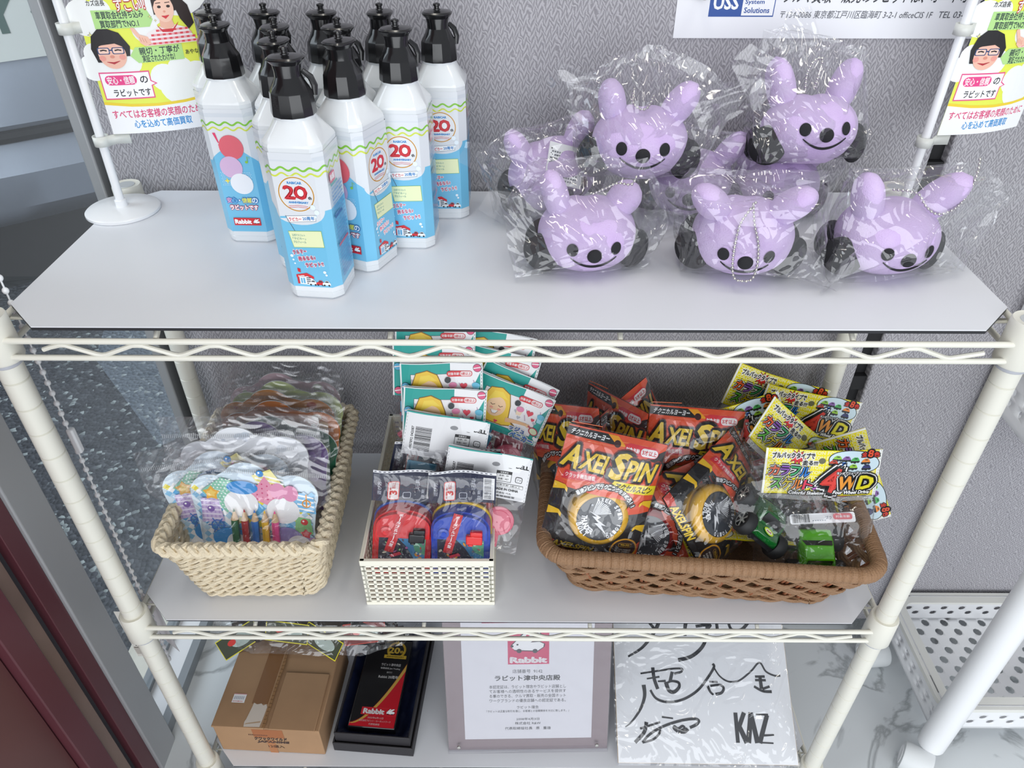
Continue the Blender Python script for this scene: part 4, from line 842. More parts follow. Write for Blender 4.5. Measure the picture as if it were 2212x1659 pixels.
# ------------------------------------------------------------------ bagged drawing sets
def cloud():
    P = [(-.054, 0), (-.056, .03)]
    for cx, cy, r, a0, a1 in ((-.040, .066, .021, 190, 75), (-.006, .078, .0245, 145, 40), (.0385, .068, .0235, 115, -25)): P += [(cx+r*cos(R(a0+(a1-a0)*k/10)), cy+r*sin(R(a0+(a1-a0)*k/10))) for k in range(11)]
    return P+[(.057, .030), (.060, 0)]
CL = cloud()
def inside(x, y):
    c = False
    for (a, b), (p, q) in zip(CL, CL[-1:]+CL[:-1]):
        if (b > y) != (q > y) and x < (p-a)*(y-b)/(q-b)+a: c = not c
    return c
def patchwork():
    a = Art(); a.poly(CL, '#dff0fb'); rn = random.Random(8); s = .0075
    for i in range(-12, 13):
        for k in range(0, 20):
            cx, cy = i*s+(k % 2)*s/2, k*s/2; q = [(cx, cy-s/2), (cx+s/2, cy), (cx, cy+s/2), (cx-s/2, cy)]
            if all(inside(*t) for t in q): a.poly(q, rn.choice(('#5fb6ea', '#8fcdf2', '#f2e23c', '#ffffff', '#ffffff', '#bfe2f8')))
    def patch(p, c): a.poly(p, c); return p
    patch([(-.050, .070), (-.030, .086), (-.012, .080), (-.026, .046)], '#8fd0b4'); a.dots([(x*.0035-.046+(y % 2)*.0017, .052+y*.0032) for x in range(12) for y in range(11) if -.044 < x*.0035-.046 < -.018 and .05+y*.0032 < .085], .0007, '#ffffff')
    patch([(-.052, .034), (-.050, .062), (-.034, .062), (-.030, .036)], '#c9b4dc'); a.rects([(-.051+k*.004, .036, -.0495+k*.004, .061) for k in range(5)], '#b29ace'); a.rects([(-.051, .038+k*.005, -.032, .0398+k*.005) for k in range(5)], '#e4daef')
    patch([(.0, .090), (.018, .098), (.034, .074), (.012, .070)], '#f2e78a'); [a.line([(.003, .088-k*.0042+.004), (.030, .080-k*.0042+.006)], .0016, '#ffffff') for k in range(4)]
    patch([(-.004, .066), (.012, .090), (.030, .062), (.016, .056)], '#ee9ab8'); a.dots([(.004+x*.005, .064+y*.005+(x % 2)*.002) for x in range(4) for y in range(4)], .0009, '#d8487e')
    patch([(.040, .052), (.044, .074), (.058, .070), (.060, .050)], '#7cc0ec'); [a.line([(.042, .056+k*.005), (.058, .053+k*.005)], .0018, '#ffffff') for k in range(4)]
    patch([(.038, .024), (.040, .046), (.054, .044), (.056, .026)], '#8fcf8c'); patch([(.042, .004), (.036, .022), (.058, .022), (.059, .002)], '#c2a2d4')
    for x, y, c in ((-.040, .068, '#f4b53a'), (.049, .026, '#e85560')): a.star(x, y, .0085 if x < 0 else .0062, c, 5, .6); a.star(x, y, .005 if x < 0 else .0036, '#f9d468' if x < 0 else '#f28a90', 5, .6)
    for x, y, c in ((-.042, .050, '#7d5aa8'), (.008, .0925, '#3b8fd6'), (.048, .040, '#d83a3e')): a.ell(x, y, .0036, .0036, c, 14); a.ell(x-.001, y+.001, .0011, .0011, '#ffffff', 8)
    a.ring(-.037, .031, .0066, .0013, '#2a6fc0', 24); [a.line([(-.037-.0095*cos(t), .031-.0095*sin(t)), (-.037+.0095*cos(t), .031+.0095*sin(t))], .0012, '#2a6fc0') for t in (0, PI/3, 2*PI/3)]
    a.ring(.051, .0615, .0045, .0012, '#e89a34', 20); a.line([(.051, .072), (.051, .057)], .0014, '#e89a34')
    # large plain ovals in place of the printed figures
    for cx, cy, rx, ry, c in ((-.012, .058, .0165, .0150, '#f7f8fa'), (-.010, .076, .0150, .0075, '#2f93dc'), (-.024, .016, .0190, .0130, '#2f93dc'), (-.020, .010, .0100, .0130, '#f3f4f8'), (.028, .052, .0160, .0150, '#f7f8fa'), (.024, .074, .0075, .0090, '#ee9cc2'), (.036, .072, .0075, .0090, '#ee9cc2'), (.030, .016, .0170, .0170, '#9a8fce'), (.042, .012, .0120, .0120, '#f5f5f9'), (.014, .010, .012, .009, '#f3d9e2')): a.ell(cx, cy, rx, ry, c, 26)
    return a
def plain_card(base, spots):
    a = Art(); a.poly(CL, base); rn = random.Random(len(spots)*7+ord(base[1]))
    for k in range(40):
        x, y = rn.uniform(-.05, .05), rn.uniform(.005, .098); r = rn.uniform(.002, .006)
        if all(inside(x+dx*r, y+dy*r) for dx, dy in ((1, 0), (-1, 0), (0, 1), (0, -1))): a.ell(x, y, r, r*rn.uniform(.6, 1), rn.choice(spots), 12)
    return a
def drawing_set(art, edge, seed, pencils=True, w_=.15, h=.160):
    t = thing('drawing_set', 'x', 'drawing set', (0, 0, 0), (0, 0, 0), 'drawing sets in clear bags in the rope basket')
    c = MB().prism([(x, y+.046) for x, y in CL], 0, .0016, 'y').build('card', edge, t); art.build('card_print', c, lambda u, q, w2: (u, -.0001-w2, q+.046), dz=8e-6)
    if pencils:
        for k, col in enumerate(('#1f6b45', '#b22430', '#2d78cf', '#f4c11e', '#f2509a')):
            x = -.0185+k*.0098; m = MB(); mx = Matrix.Translation((x, -.0062, .026))
            m.lathe([(.0036, .0), (.0036, .062)], 6, mx, 0, False).lathe([(.0036, .062), (.0011, .071)], 12, mx, 1).lathe([(.0011, .071), (.0001, .074)], 8, mx, 0)
            m.build('pencil', [mat('pencil_'+col, col, .35), mat('bare_wood', (222, 190, 150), .7)], t)
    pillow(w_, h, .020 if pencils else .013, seed, .0048 if pencils else .0034, 20, 24, .16, Matrix.Translation((0, -.002 if pencils else .001, 0)), (w_-.108)/w_).build('plastic_bag', FILM if pencils else FILM2, t)
    z = h*.86; a = Art(); a.rects([(-w_/2+.002+k*.0018, z, -w_/2+.0025+k*.0018, z+.0045) for k in range(int((w_-.004)/.0018))], '#aeb1b5'); a.build('zip_seal', t, lambda u, q, w2: (u, -.0016+.0008*sin(u*80)-w2, q))
    return t
PA, EDG = patchwork(), mat('card_edge', (236, 236, 232), .7)
A1 = drawing_set(PA, EDG, 1); place(A1, (-.2535, .030, M+.006), (R(-13), R(3.5), 0)); A1['label'] = 'bagged drawing set with coloured pencils and patchwork card, frontmost in the rope basket'
dup(A1, (-.2665, .047, M+.008), (R(-13), R(-4), R(8)), 'bagged drawing set whose patchwork star card peeks out just behind the frontmost set')
for i, (base, sp, x, y, rl, yw, z, lab) in enumerate((
    ('#e9ecf0', ('#d2dae4', '#c4ccd8'), -.262, .066, 2, 4, .012, 'bagged drawing set with pale glare-coloured card, its shiny empty bag top folded over the patchwork sets'),  # white and grey card colours paint the reflections of a blank bag
    ('#5b3a7c', ('#7a58a0', '#3a2456'), -.248, .084, 2, -4, .004, 'bagged drawing set with dark purple card, right behind the shiny folded bag tops'),
    ('#1f5a40', ('#2e8060', '#18402e', '#d8c84a'), -.246, .104, 3, -3, -.006, 'bagged drawing set with dark green card wedged low behind the purple card'),
    ('#e8862e', ('#f4b552', '#c85a24', '#f0e0c0'), -.246, .124, 3, 2, -.002, 'bagged drawing set with orange card, nearer one of the two orange cards'),
    ('#e39a4c', ('#f2d29a', '#7db450', '#c8582c'), -.252, .146, 1, 1, -.004, 'bagged drawing set with orange and green leafy card, farther of the two orange cards'),
    ('#cfdc9c', ('#e6efc4', '#a6c46a', '#e8b0b8'), -.250, .166, 2, -1, -.008, 'bagged drawing set with pale green card near the back of the rope basket'),
    ('#e8c4cc', ('#f2dfe2', '#d89aa8', '#c8d8b0'), -.252, .184, 0, 2, -.010, 'bagged drawing set with faded pink card, rearmost in the rope basket'))):
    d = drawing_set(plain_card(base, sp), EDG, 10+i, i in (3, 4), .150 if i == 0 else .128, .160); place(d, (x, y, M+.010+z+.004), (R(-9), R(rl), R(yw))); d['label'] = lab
# ------------------------------------------------------------------ handheld game packs in the plastic basket
def game_pack(c1, c2, c3, btn, seed, lab, loc, rot):
    t = thing('game_pack', lab, 'toy pack', loc, rot, 'handheld game packs with navy headers'); m1, m2, m3, m4 = [mat('game_'+c, c, .25, coat=.3) for c in (c1, c2, c3, btn)]
    def arch(w_, h0, h1, inset=0): return [(-w_/2, 0), (w_/2, 0), (w_/2, h0)]+[(w_/2*cos(R(a)), h0+(h1-h0)*sin(R(a))**.8) for a in range(12, 180, 12)]+[(-w_/2, h0)]
    MB().prism(arch(.058, .055, .078), -.004, .010, 'y').build('case', m1, t, bevel=.002)
    MB().prism(arch(.060, .056, .080), .010, .013, 'y').build('back_shell', m2, t, bevel=.001)
    MB().prism([(x, z+.048) for x, z in arch(.053, .010, .028)], -.0085, -.004, 'y').build('hood', m3, t, bevel=.0015)
    MB().lathe([(.0055, 0), (.0055, .002), (.003, .0026), (.003, .0032), (.001, .0034)], 20, Matrix.Translation((-.016, -.0085, .056)) @ Matrix.Rotation(PI/2, 4, 'X')).build('dial', m3, t)
    MB().box((.006, -.0135, .046), (.022, -.008, .056)).box((.010, -.0135, .056), (.022, -.008, .061)).box((.008, -.013, .0435), (.013, -.008, .046)).build('trigger', m4, t, bevel=.0012)
    a = Art(); a.rect(-.023, .004, .023, .047, '#23283c'); rn = random.Random(seed)
    a.poly([(-.006, .047), (.023, .047), (.023, .012), (.012, .022), (.004, .036)], '#3c86b8'); a.poly([(.008, .047), (.023, .047), (.023, .026), (.013, .031)], '#5fb08c')
    for k in range(46): x, y = rn.uniform(-.021, .021), rn.uniform(.006, .045); a.ell(x, y, rn.uniform(.0006, .0026), rn.uniform(.0005, .0016), rn.choice(('#d9534a', '#e8a33c', '#7fb8d8', '#49505f', '#49505f', '#6f7890', '#8fd08c', '#e6e2c8', '#b46aa8')), 9, rn.random()*3)
    a.star(-.010, .034, .003, '#f0d84a'); a.poly([(-.012, .026), (-.002, .030), (.0, .027), (-.010, .023)], '#e23c54')
    a.build('screen', t, lambda u, q, w_: (u, -.0043-w_, q))
    a = Art(); a.rect(-.0045, -.024, .0045, .024, '#c8272e'); [a.text(ch_, 0, .020-k*.0044, .0034 if ch_ != 'ー' else .0036, '#ffffff', .0034 if ch_ != 'ー' else .0007, bold=.04) for k, ch_ in enumerate('ポータブルゲーム型')]
    q_ = Matrix.Translation((-.007, -.0087, .055)) @ Matrix.Rotation(R(14), 4, 'Y'); a.build('banner', t, lambda u, q, w_: q_ @ Vector((u, -w_, q)))
    a = Art(); a.rect(-.033, 0, .033, .032, '#1b2240'); a.rect(-.033, .0295, .033, .032, '#f2f3f6'); a.rects([(-.032+k*.0045, .0303, -.0298+k*.0045, .0311) for k in range(14)], '#30364c')
    a.rr(-.018, .002, -.0065, .021, .002, '#e8463c'); a.rr(-.0172, .0028, -.0073, .0202, .0016, '#fbf3f0'); a.text('3', -.0122, .0095, .0078, '#d8342c', rot=PI/2, bold=.05); a.text('歳以上', -.0122, .0165, .0036, '#d8342c', .006, rot=PI/2); a.text('対象年齢', -.0152, .0095, .0018, '#d8342c', .011, rot=PI/2)
    a.rr(-.003, .004, .005, .010, .0015, '#c9cdd8'); a.rr(-.0024, .0046, .0044, .0094, .001, '#1b2240'); [a.text(t_, x, y, h, '#c9cdd8', w2, rot=PI/2) for t_, x, y, h, w2 in (('遊び方', -.026, .014, .004, .014), ('玩具', .011, .018, .004, .010), ('注意', .0165, .008, .003, .010))]
    a.rect(.0205, .0035, .0315, .0265, '#f4f4f4'); a.barcode(.0215, .0045, .0285, .0255, seed, True); a.dots([(rn.uniform(-.03, .03), rn.uniform(.002, .028)) for k in range(30)], .00025, '#aab4d8', 5)
    hz = .079; hd = MB(); hf = lambda u, q, w_: (u+.0010*sin(q*90), .010+.006*(q/.032)+.0025*sin(u*95+seed)*(q/.032)-w_, hz+q-.0016*cos(u*60+seed))
    a.build('header_card', t, hf, [('grid', 8, -.033, .033, 1, 0, .032)])
    pillow(.062, .114, .026, seed, .0022, 12, 18, .10, Matrix.Translation((0, .002, -.001))).build('plastic_bag', FILM, t)
    return t
game_pack('#d8262c', '#2458b8', '#d8262c', '#26262a', 1, 'game pack with red hooded game and black trigger, front of the plastic basket', (-.1100, .034, M+.026), (R(-14), R(7), R(4)))
game_pack('#2447b8', '#f2c71e', '#2447b8', '#e23434', 2, 'game pack with blue hooded game, yellow shell and red trigger, front of the plastic basket', (-.0482, .032, M+.028), (R(-12), R(1), R(-2)))
game_pack('#2447b8', '#f2c71e', '#2447b8', '#e23434', 3, 'game pack behind the red game, its navy header curled over', (-.1080, .068, M+.027), (R(-16), R(15), R(6)))
game_pack('#d8262c', '#2458b8', '#d8262c', '#26262a', 4, 'game pack behind the blue game, only its navy header and gold edge showing', (-.0470, .064, M+.030), (R(-14), R(2), R(-2)))

# ------------------------------------------------------------------ make-up play sets: printed header over a clear bag of pink pieces
def header_front():
    a = Art(); W, Hh = .084, .056; a.rect(-W/2, 0, W/2, Hh, '#f4f6f6'); a.rect(-W/2+.0015, 0, W/2-.0025, Hh-.0008, '#17a59c'); a.rect(-W/2+.0105, .007, W/2-.0100, Hh-.0115, '#3a4a4c'); a.rect(-W/2+.0110, .0074, W/2-.0104, Hh-.0119, '#f1eef0'); [a.heart(x_, y_, .0022, '#b9bcc6') for x_, y_ in ((.006, .036), (.031, .023), (.013, .023), (.0275, .0375), (-.029, .038), (.008, .029))]; [a.line([(x_, y_), (x_+.003, y_-.006)], .001, '#c6a8c0') for x_, y_ in ((.0165, .037), (.018, .028), (.032, .038))]
    a.rects([(W/2-.0015, k*.0035, W/2-.0008, k*.0035+.002) for k in range(16)], '#8fa4a4')
    # smiling girl with blond hair holding out a brush
    a.poly([(-.028, .008), (-.032, .030), (-.026, .046), (-.014, .049), (-.004, .044), (.001, .032), (.004, .018), (.014, .012), (.0, .008)], '#8a6420'); a.poly([(-.0272, .009), (-.031, .030), (-.0255, .0452), (-.0145, .048), (-.0048, .0435), (.0, .032), (.003, .018), (.010, .012), (.0, .009)], '#f2c93c')
    a.ell(-.0135, .0265, .0102, .0112, '#f6cfa6', 24); a.poly([(-.025, .030), (-.021, .043), (-.012, .044), (-.004, .037), (-.0125, .038), (-.020, .034)], '#f7d850')
    for x in (-.0178, -.0092): a.line([(x-.0024, .0285), (x, .0272), (x+.0024, .0288)], .0007, '#5a3a22'); a.ell(x, .0242, .002, .0012, '#f2a08c', 10)
    a.poly([(-.0175, .0215), (-.0095, .0225), (-.0115, .0185), (-.0150, .0180)], '#ffffff'); a.line([(-.0175, .0215), (-.0150, .0182), (-.0115, .0186), (-.0095, .0225)], .0005, '#8a4a34')
    for k in range(5): a.ell(-.0265+.0024*cos(k*1.257), .0235+.0024*sin(k*1.257), .0018, .0018, '#e07a9a', 8)
    a.ell(-.0265, .0235, .0016, .0016, '#3f7fc0', 10); a.line([(.001, .016), (.012, .0175), (.024, .0185)], [.005, .0038, .003], '#e9b98a'); a.ell(.026, .018, .0025, .002, '#f2c69c', 10); a.line([(.026, .0185), (.030, .017)], .0016, '#b8455c'); a.ell(.0335, .0145, .0055, .0042, '#b8384e', 18, -.3); a.ell(.0335, .0145, .0043, .0031, '#dfe8c0', 18, -.3)
    for x, y, c in ((.0115, .030, '#e88ab0'), (.0350, .030, '#6cc4e2')): a.poly([(x-.0035, y+.001), (x+.0035, y+.001), (x+.0024, y-.0045), (x-.0024, y-.0045)], '#f4dcc0' if c[1] == 'e' else '#aee0f0'); a.ell(x, y+.0024, .0042, .003, c, 14)
    for x, y, r in ((.0225, .0315, .0038), (.028, .026, .002), (-.008, .011, .002)): a.heart(x, y, r, '#e23f55')
    for x, y, c in ((-.0365, .032, '#58b8e0'), (.0365, .0505, '#e8608a'), (-.036, .006, '#e0557c')):
        a.ell(x, y, .0044, .0042, '#283038', 16); a.ell(x, y, .004, .0038, c, 16); a.line([(x-.0038, y-.0006), (x+.0038, y+.001)], .0012, '#fbeef2')
    a.rr(.0055, .0415, .0315, .0475, .0028, '#d9303a'); a.rr(.019, .0421, .0308, .0469, .0022, '#fbecec'); a.text('対象年齢', .0125, .0445, .003, '#ffffff', .0115); a.text('3歳以上', .0249, .0445, .003, '#d9303a', .0105)
    a.text('ッジュ', .017, .0105, .0052, '#2c5fb4', .017, bold=.06, out=[(.18, '#ffffff')]); a.text('ベニカー', .0245, .0035, .0065, '#3f7fd0', .026, bold=.06, out=[(.2, '#ffffff')]); a.heart(.0385, .008, .003, '#ffffff'); a.ell(.0065, .038, .0032, .0032, '#2a3038', 14)
    return a
def header_back():
    a = Art(); W, Hh = .084, .046; a.rect(-W/2, 0, W/2, Hh, '#f0f0f2'); a.rect(-W/2, Hh-.0014, W/2, Hh, '#17a59c'); a.rects([(s*(W/2-.0012)-.0003, k*.0035, s*(W/2-.0012)+.0003, k*.0035+.002) for k in range(13) for s in (-1, 1)], '#b9bcc0')
    a.barcode(-.031, .006, -.0145, .031, 5, True); a.text('4907892 042087', -.0338, .0185, .0028, '#222226', .025, rot=PI/2); a.ell(.007, .0345, .0040, .0022, '#8f9094', 16)
    a.ell(.0215, .0355, .0042, .0038, '#222226', 18); a.ell(.0215, .0355, .0036, .0032, '#f0f0f2', 18); a.poly([(.0195, .0340), (.0205, .0355), (.0209, .0375), (.0221, .0375), (.0225, .0355), (.0235, .0340)], '#222226'); a.text('BELL', .0335, .0352, .0036, '#1c1c20', .0125, bold=.08)
    a.rect(.009, .0175, .0245, .0285, '#222226'); a.rect(.0095, .018, .024, .0255, '#f4f4f4'); a.text('材質表示', .0167, .027, .0016, '#ffffff', .008); a.text('本体：PP', .0167, .0237, .002, '#26262a', .0095); a.text('包装：PET', .0167, .0203, .002, '#26262a', .0105)
    a.rr(.0285, .0185, .0355, .0245, .0016, '#222226'); a.rr(.0291, .0191, .0349, .0239, .0012, '#f0f0f2'); a.text('プラ', .032, .0215, .0022, '#222226', .0042)
    a.rect(.008, .0125, .0375, .0158, '#3a3a3e'); a.rect(.0083, .0128, .0372, .0155, '#f4f4f4'); a.text('対象年齢 3歳以上', .0228, .0142, .0017, '#2a2a2e', .024); a.text('MADE IN CHINA', .0215, .0098, .0024, '#222226', .024, bold=.03); a.text('株式会社 ベル', .018, .0058, .0020, '#333338', .018); a.text('お客様相談室', .020, .0025, .0018, '#333338', .022)
    return a
PINK = mat('pink_plastic', (222, 96, 122), .35, coat=.2); SKYB = mat('sky_blue_plastic', (92, 178, 214), .35, coat=.2)
HF, HB = header_front(), header_back()
def play_set(back):
    t = thing('play_set', 'x', 'toy pack', (0, 0, 0), (0, 0, 0), 'make-up play sets in the plastic basket'); h0 = .058; Hh = .046 if back else .056; sgn = .004
    (HB if back else HF).build('header_card', t, lambda u, q, w_: (u, -.0012-w_+.0022*sin(u*60)*(q/.05), h0+q+.0008*sin(u*50)), [('grid', 8, -.042, .042, 1, 0, .056)])
    MB().box((-.042, 0, h0), (.042, .0004, h0+Hh)).build('header_backing', WP, t)
    b = MB().lathe([(.014, 0), (.0155, .001), (.0155, .004), (.012, .005), (.0115, .0042)], 28, Matrix.Translation((.020, .003, .034)) @ Matrix.Rotation(PI/2, 4, 'X')); b.box((.0175, -.002, .006), (.0225, .002, .022)); b.build('hand_mirror', PINK, t, bevel=.0008)
    b = MB().ball((-.012, .0, .022), (.017, .004, .010), 20, 12); b.tube([(-.028, 0, .018), (-.036, 0, .012)], .0035, 10); b.build('brush', PINK, t)
    b = MB().box((-.034, -.004, .040), (-.004, -.001, .052)); [b.box((-.033+k*.0034, -.0036, .029), (-.0315+k*.0034, -.0014, .041)) for k in range(9)]; b.build('comb', SKYB, t, bevel=.0006)
    pillow(.086, .064, .014, 3 if back else 4, .002, 12, 12, 0, Matrix.Translation((0, .001, 0))).build('plastic_bag', FILM, t)
    return t
pf, pk = play_set(False), play_set(True)
def hdr(o, back, px, roll, lean, yaw, lab, first):      # px = centre of the header card in the room
    h = .058+(.023 if back else .028); m3 = Euler((R(lean), R(roll), R(yaw)), 'YXZ').to_matrix(); c = Vector(px)-m3 @ Vector((0, 0, h))
    if first: place(o, c, (R(lean), R(roll), R(yaw))); o['label'] = lab; return o
    return dup(o, c, (R(lean), R(roll), R(yaw)), lab)
hdr(pk, 1, (-.0215, .082, T-.227), 9, -24, -3, 'make-up play set showing its white barcode back, nearer and lower of the two white backs', True)
hdr(pk, 1, (-.0640, .112, T-.2065), 9, -24, -2, 'make-up play set showing its white barcode back, farther and higher of the two white backs', False)
hdr(pf, 0, (-.0660, .132, T-.1930), 4, -22, 0, 'make-up play set with teal header directly above the white barcode backs', True)
for x, y, z, rl, lab in ((-.0690, .150, -.1740, -1, 'make-up play set with teal header, second up of the column of four teal headers'), (-.0790, .170, -.1650, 1, 'make-up play set with teal header, third up of the column of four teal headers'), (-.0780, .190, -.1540, 1, 'make-up play set with teal header topping the column under the top board'),
    (-.0010, .158, -.2060, 22, 'make-up play set with teal header fanned aside, nearest of the tilted ones'), (.0030, .172, -.2010, 24, 'make-up play set with teal header fanned aside, second of the tilted ones'), (-.0140, .186, -.1830, 14, 'make-up play set with teal header, slightly tilted, behind the fanned pair'), (-.0170, .202, -.1700, 10, 'make-up play set with teal header, rearmost beside the column top')):
    hdr(pf, 0, (x, y, T+z), rl, -20, -3, lab, False)
# ------------------------------------------------------------------ yo-yo packs in the wicker basket
def rect_frame(a, x0, y0, x1, y1, ix0, iy0, ix1, iy1, r, col):
    """rectangle with a rounded window cut out"""
    inn = rrect(ix0, iy0, ix1, iy1, r, 5); n = len(inn); cx, cy = (ix0+ix1)/2, (iy0+iy1)/2; out = []
    for x, y in inn:
        dx, dy = x-cx, y-cy; k = min((x1-cx)/dx if dx > 0 else (x0-cx)/dx if dx < 0 else 9e9, (y1-cy)/dy if dy > 0 else (y0-cy)/dy if dy < 0 else 9e9); out.append((cx+dx*k, cy+dy*k))
    v = inn+out; f = [(i, (i+1) % n, n+(i+1) % n, n+i) for i in range(n)]; f += []
    s = a.raw(v, f, col)
    for sx, sy in ((x0, y0), (x1, y0), (x1, y1), (x0, y1)):
        near = sorted(out, key=lambda q: abs(q[0]-sx)+abs(q[1]-sy))[:1]
        c1 = min((q for q in out if abs(q[0]-sx) < 1e-9), key=lambda q: abs(q[1]-sy), default=None); c2 = min((q for q in out if abs(q[1]-sy) < 1e-9), key=lambda q: abs(q[0]-sx), default=None)
        if c1 and c2: s.raw([c1, c2, (sx, sy)], [(0, 1, 2)], col)
    return s
def yoyo_print():
    a = Art(); W = .098; x0, x1 = -W/2, W/2; yh = .068; yt = .124
    rect_frame(a, x0, 0, x1, yh, -.036, .005, .038, yh-.001, .018, '#1b1a1d')
    a.rect(x0, yh-.004, x1, yt, '#e9542c')
    a.poly([(x0, yh-.004), (x1, yh-.004), (x1, yh-.014), (.020, yh-.020), (.030, yh-.004)], '#e9542c'); a.poly([(x0, yh), (x0, yh-.010), (-.036, yh-.004), (-.030, yh)], '#e9542c')
    rn = random.Random(6)
    for k in range(16): y = yh+rn.uniform(.0, .060); x = rn.uniform(x0, .0); l = rn.uniform(.02, .05); a.line([(x, y), (min(x1, x+l), y+.001)], .0006, rn.choice(('#f58a52', '#d63d22', '#f47a48')))
    a.poly([(x0, yt-.010), (x0, yt-.0015), (-.008, yt-.0015), (.002, yt-.010)], '#141416'); a.poly([(-.010, yt-.0015), (.000, yt-.0015), (.010, yt-.010), (.0, yt-.010)], '#f2a421'); a.poly([(.030, yt-.018), (x1, yt-.020), (x1, yt-.006)], '#201614')
    a.text('テクニカルヨーヨー', -.0265, yt-.0058, .0052, '#ffffff', .037, bold=.05, shear=.25); a.ell(.0005, yt-.0085, .0034, .0034, '#3a0d0c', 16)
    a.rr(.008, yt-.016, .0425, yt-.0055, .005, '#e0303c'); a.rr(.0245, yt-.0152, .0418, yt-.0075, .0035, '#fbf2f2'); a.text('対象年齢', .0163, yt-.0112, .0042, '#ffffff', .0135, bold=.04); a.text('3才以上', .0332, yt-.0113, .0045, '#d8303a', .0145, bold=.05)
    for t, x, w_, h_ in (('A', -.0380, .017, .0235), ('XEL', -.0155, .0290, .0175), ('S', .0080, .0170, .0265), ('PIN', .0290, .0290, .0190)):
        yb = yh+.0255+(h_/2-.008)*.4
        a.text(t, x, yb, h_, '#f4cf2a', w_, bold=.035, out=[(.13, '#8a1f16'), (.095, '#141214')], shear=.22)
    a.poly([(.000, yh+.004), (.005, yh+.0135), (x1, yh+.0135), (x1, yh+.004)], '#f4dd1e'); a.text('アクセルスピン', .0262, yh+.0088, .0062, '#1a1416', .038, bold=.06, shear=.25)
    a.poly([(-.044, yh+.003), (-.042, yh+.012), (-.013, yh+.0155), (-.011, yh+.0085)], '#dd3140'); a.text('クラッチ機能搭載', -.0275, yh+.0098, .0044, '#fbe9e6', .028, bold=.04, rot=.11)
    s_ = '最速スピンでテクニックを決めろ!!'; n = len(s_)
    for k, c in enumerate(s_): t = R(140-k*6.6); a.text(c, .001+.0345*cos(t), .040+.0345*sin(t), .0042, '#ffffff', None if c in 'ー!' else .0042, bold=.05, out=[(.22, '#161214')], rot=t-PI/2)
    for s in (-1, 1):
        for y in (.062, .036): a.poly([(s*x1, y-.004), (s*x1, y+.004), (s*(x1-.010), y+.004), (s*(x1-.013), y+.001), (s*(x1-.013), y-.003), (s*(x1-.010), y)], '#f4c31e')
        a.line([(s*(x1-.002), .010), (s*(x1-.010), .020), (s*(x1-.010), .030)], .0012, '#3a3a40')
    a.poly([(x0, 0), (x0, .010), (-.012, .002), (-.008, 0)], '#c8321e'); a.poly([(x1, 0), (x1, .022), (.030, .004), (.026, 0)], '#e9542c')
    a.text('AXELSPIN', -.016, .0042, .0068, '#f4cf2a', .040, bold=.06, out=[(.16, '#141214')], shear=.2)
    a.ell(.0335, .0125, .0142, .0128, '#e8a21e', 28); a.ell(.0335, .0125, .0126, .0112, '#2a1210', 28); a.rr(.0265, .0155, .0405, .0200, .002, '#c8921e'); a.rr(.0270, .0160, .0400, .0195, .0017, '#2a1210'); a.text('YO-YO', .0335, .0178, .0022, '#f0c030', .010, bold=.05)
    for k, t in enumerate(('HI SPIN POWER', 'SUPER TECHNIC', 'AUTO RETURN')): a.text(t, .0335, .0122-k*.0026, .0017, '#f4ece0', .0165)
    return a
GOLD = mat('gold_clear_plastic', (255, 196, 44), .1, spec=.7, trans=.15, coat=.5); REDY = mat('red_clear_plastic', (196, 24, 34), .08, spec=.7, trans=.35, coat=.5)
def yoyo_face():
    a = Art(); r = .0225; a.ell(0, 0, r, r, '#3c4048', 40); a.ring(0, 0, r, .001, '#23252a')
    for k in range(11): t = R(28+k*7.5); a.line([(-.008+.002*cos(t), .002+.002*sin(t)), (-.008+.019*cos(t*.82), .001+.0165*sin(t*.9))], [.0002, .0012], '#e6e8ec')
    a.poly([(-.012, .006), (.001, .002), (-.002, -.001), (.008, -.006), (.003, -.006), (.010, -.0145), (-.004, -.0052), (.0, -.0045), (-.008, .0015), (-.003, .0015)], '#f2f3f6')
    for t, r0, a0, st in (('AXEL SPIN YO-YO', .0198, 108, -11.5), ('THUNDER', .0195, 182, 11.5), ('BOLT', .0195, 206, 11.5)):
        for k, c in enumerate(t):
            rr_ = r0 if t != 'BOLT' else .0205; rr_ = .0150 if t == 'THUNDER' else rr_; g = R(a0+st*k)
            if c != ' ': a.text(c, rr_*cos(g), rr_*sin(g), .0042 if st < 0 else .0056, '#f0f1f4', .0028 if st < 0 else .0036, bold=.05, rot=g-PI/2 if st < 0 else g+PI/2)
    for g in (130, 310): a.ell(.0165*cos(R(g)), .0165*sin(R(g)), .0012, .0012, '#aab0b8', 10)
    return a
YP, YF = yoyo_print(), yoyo_face()
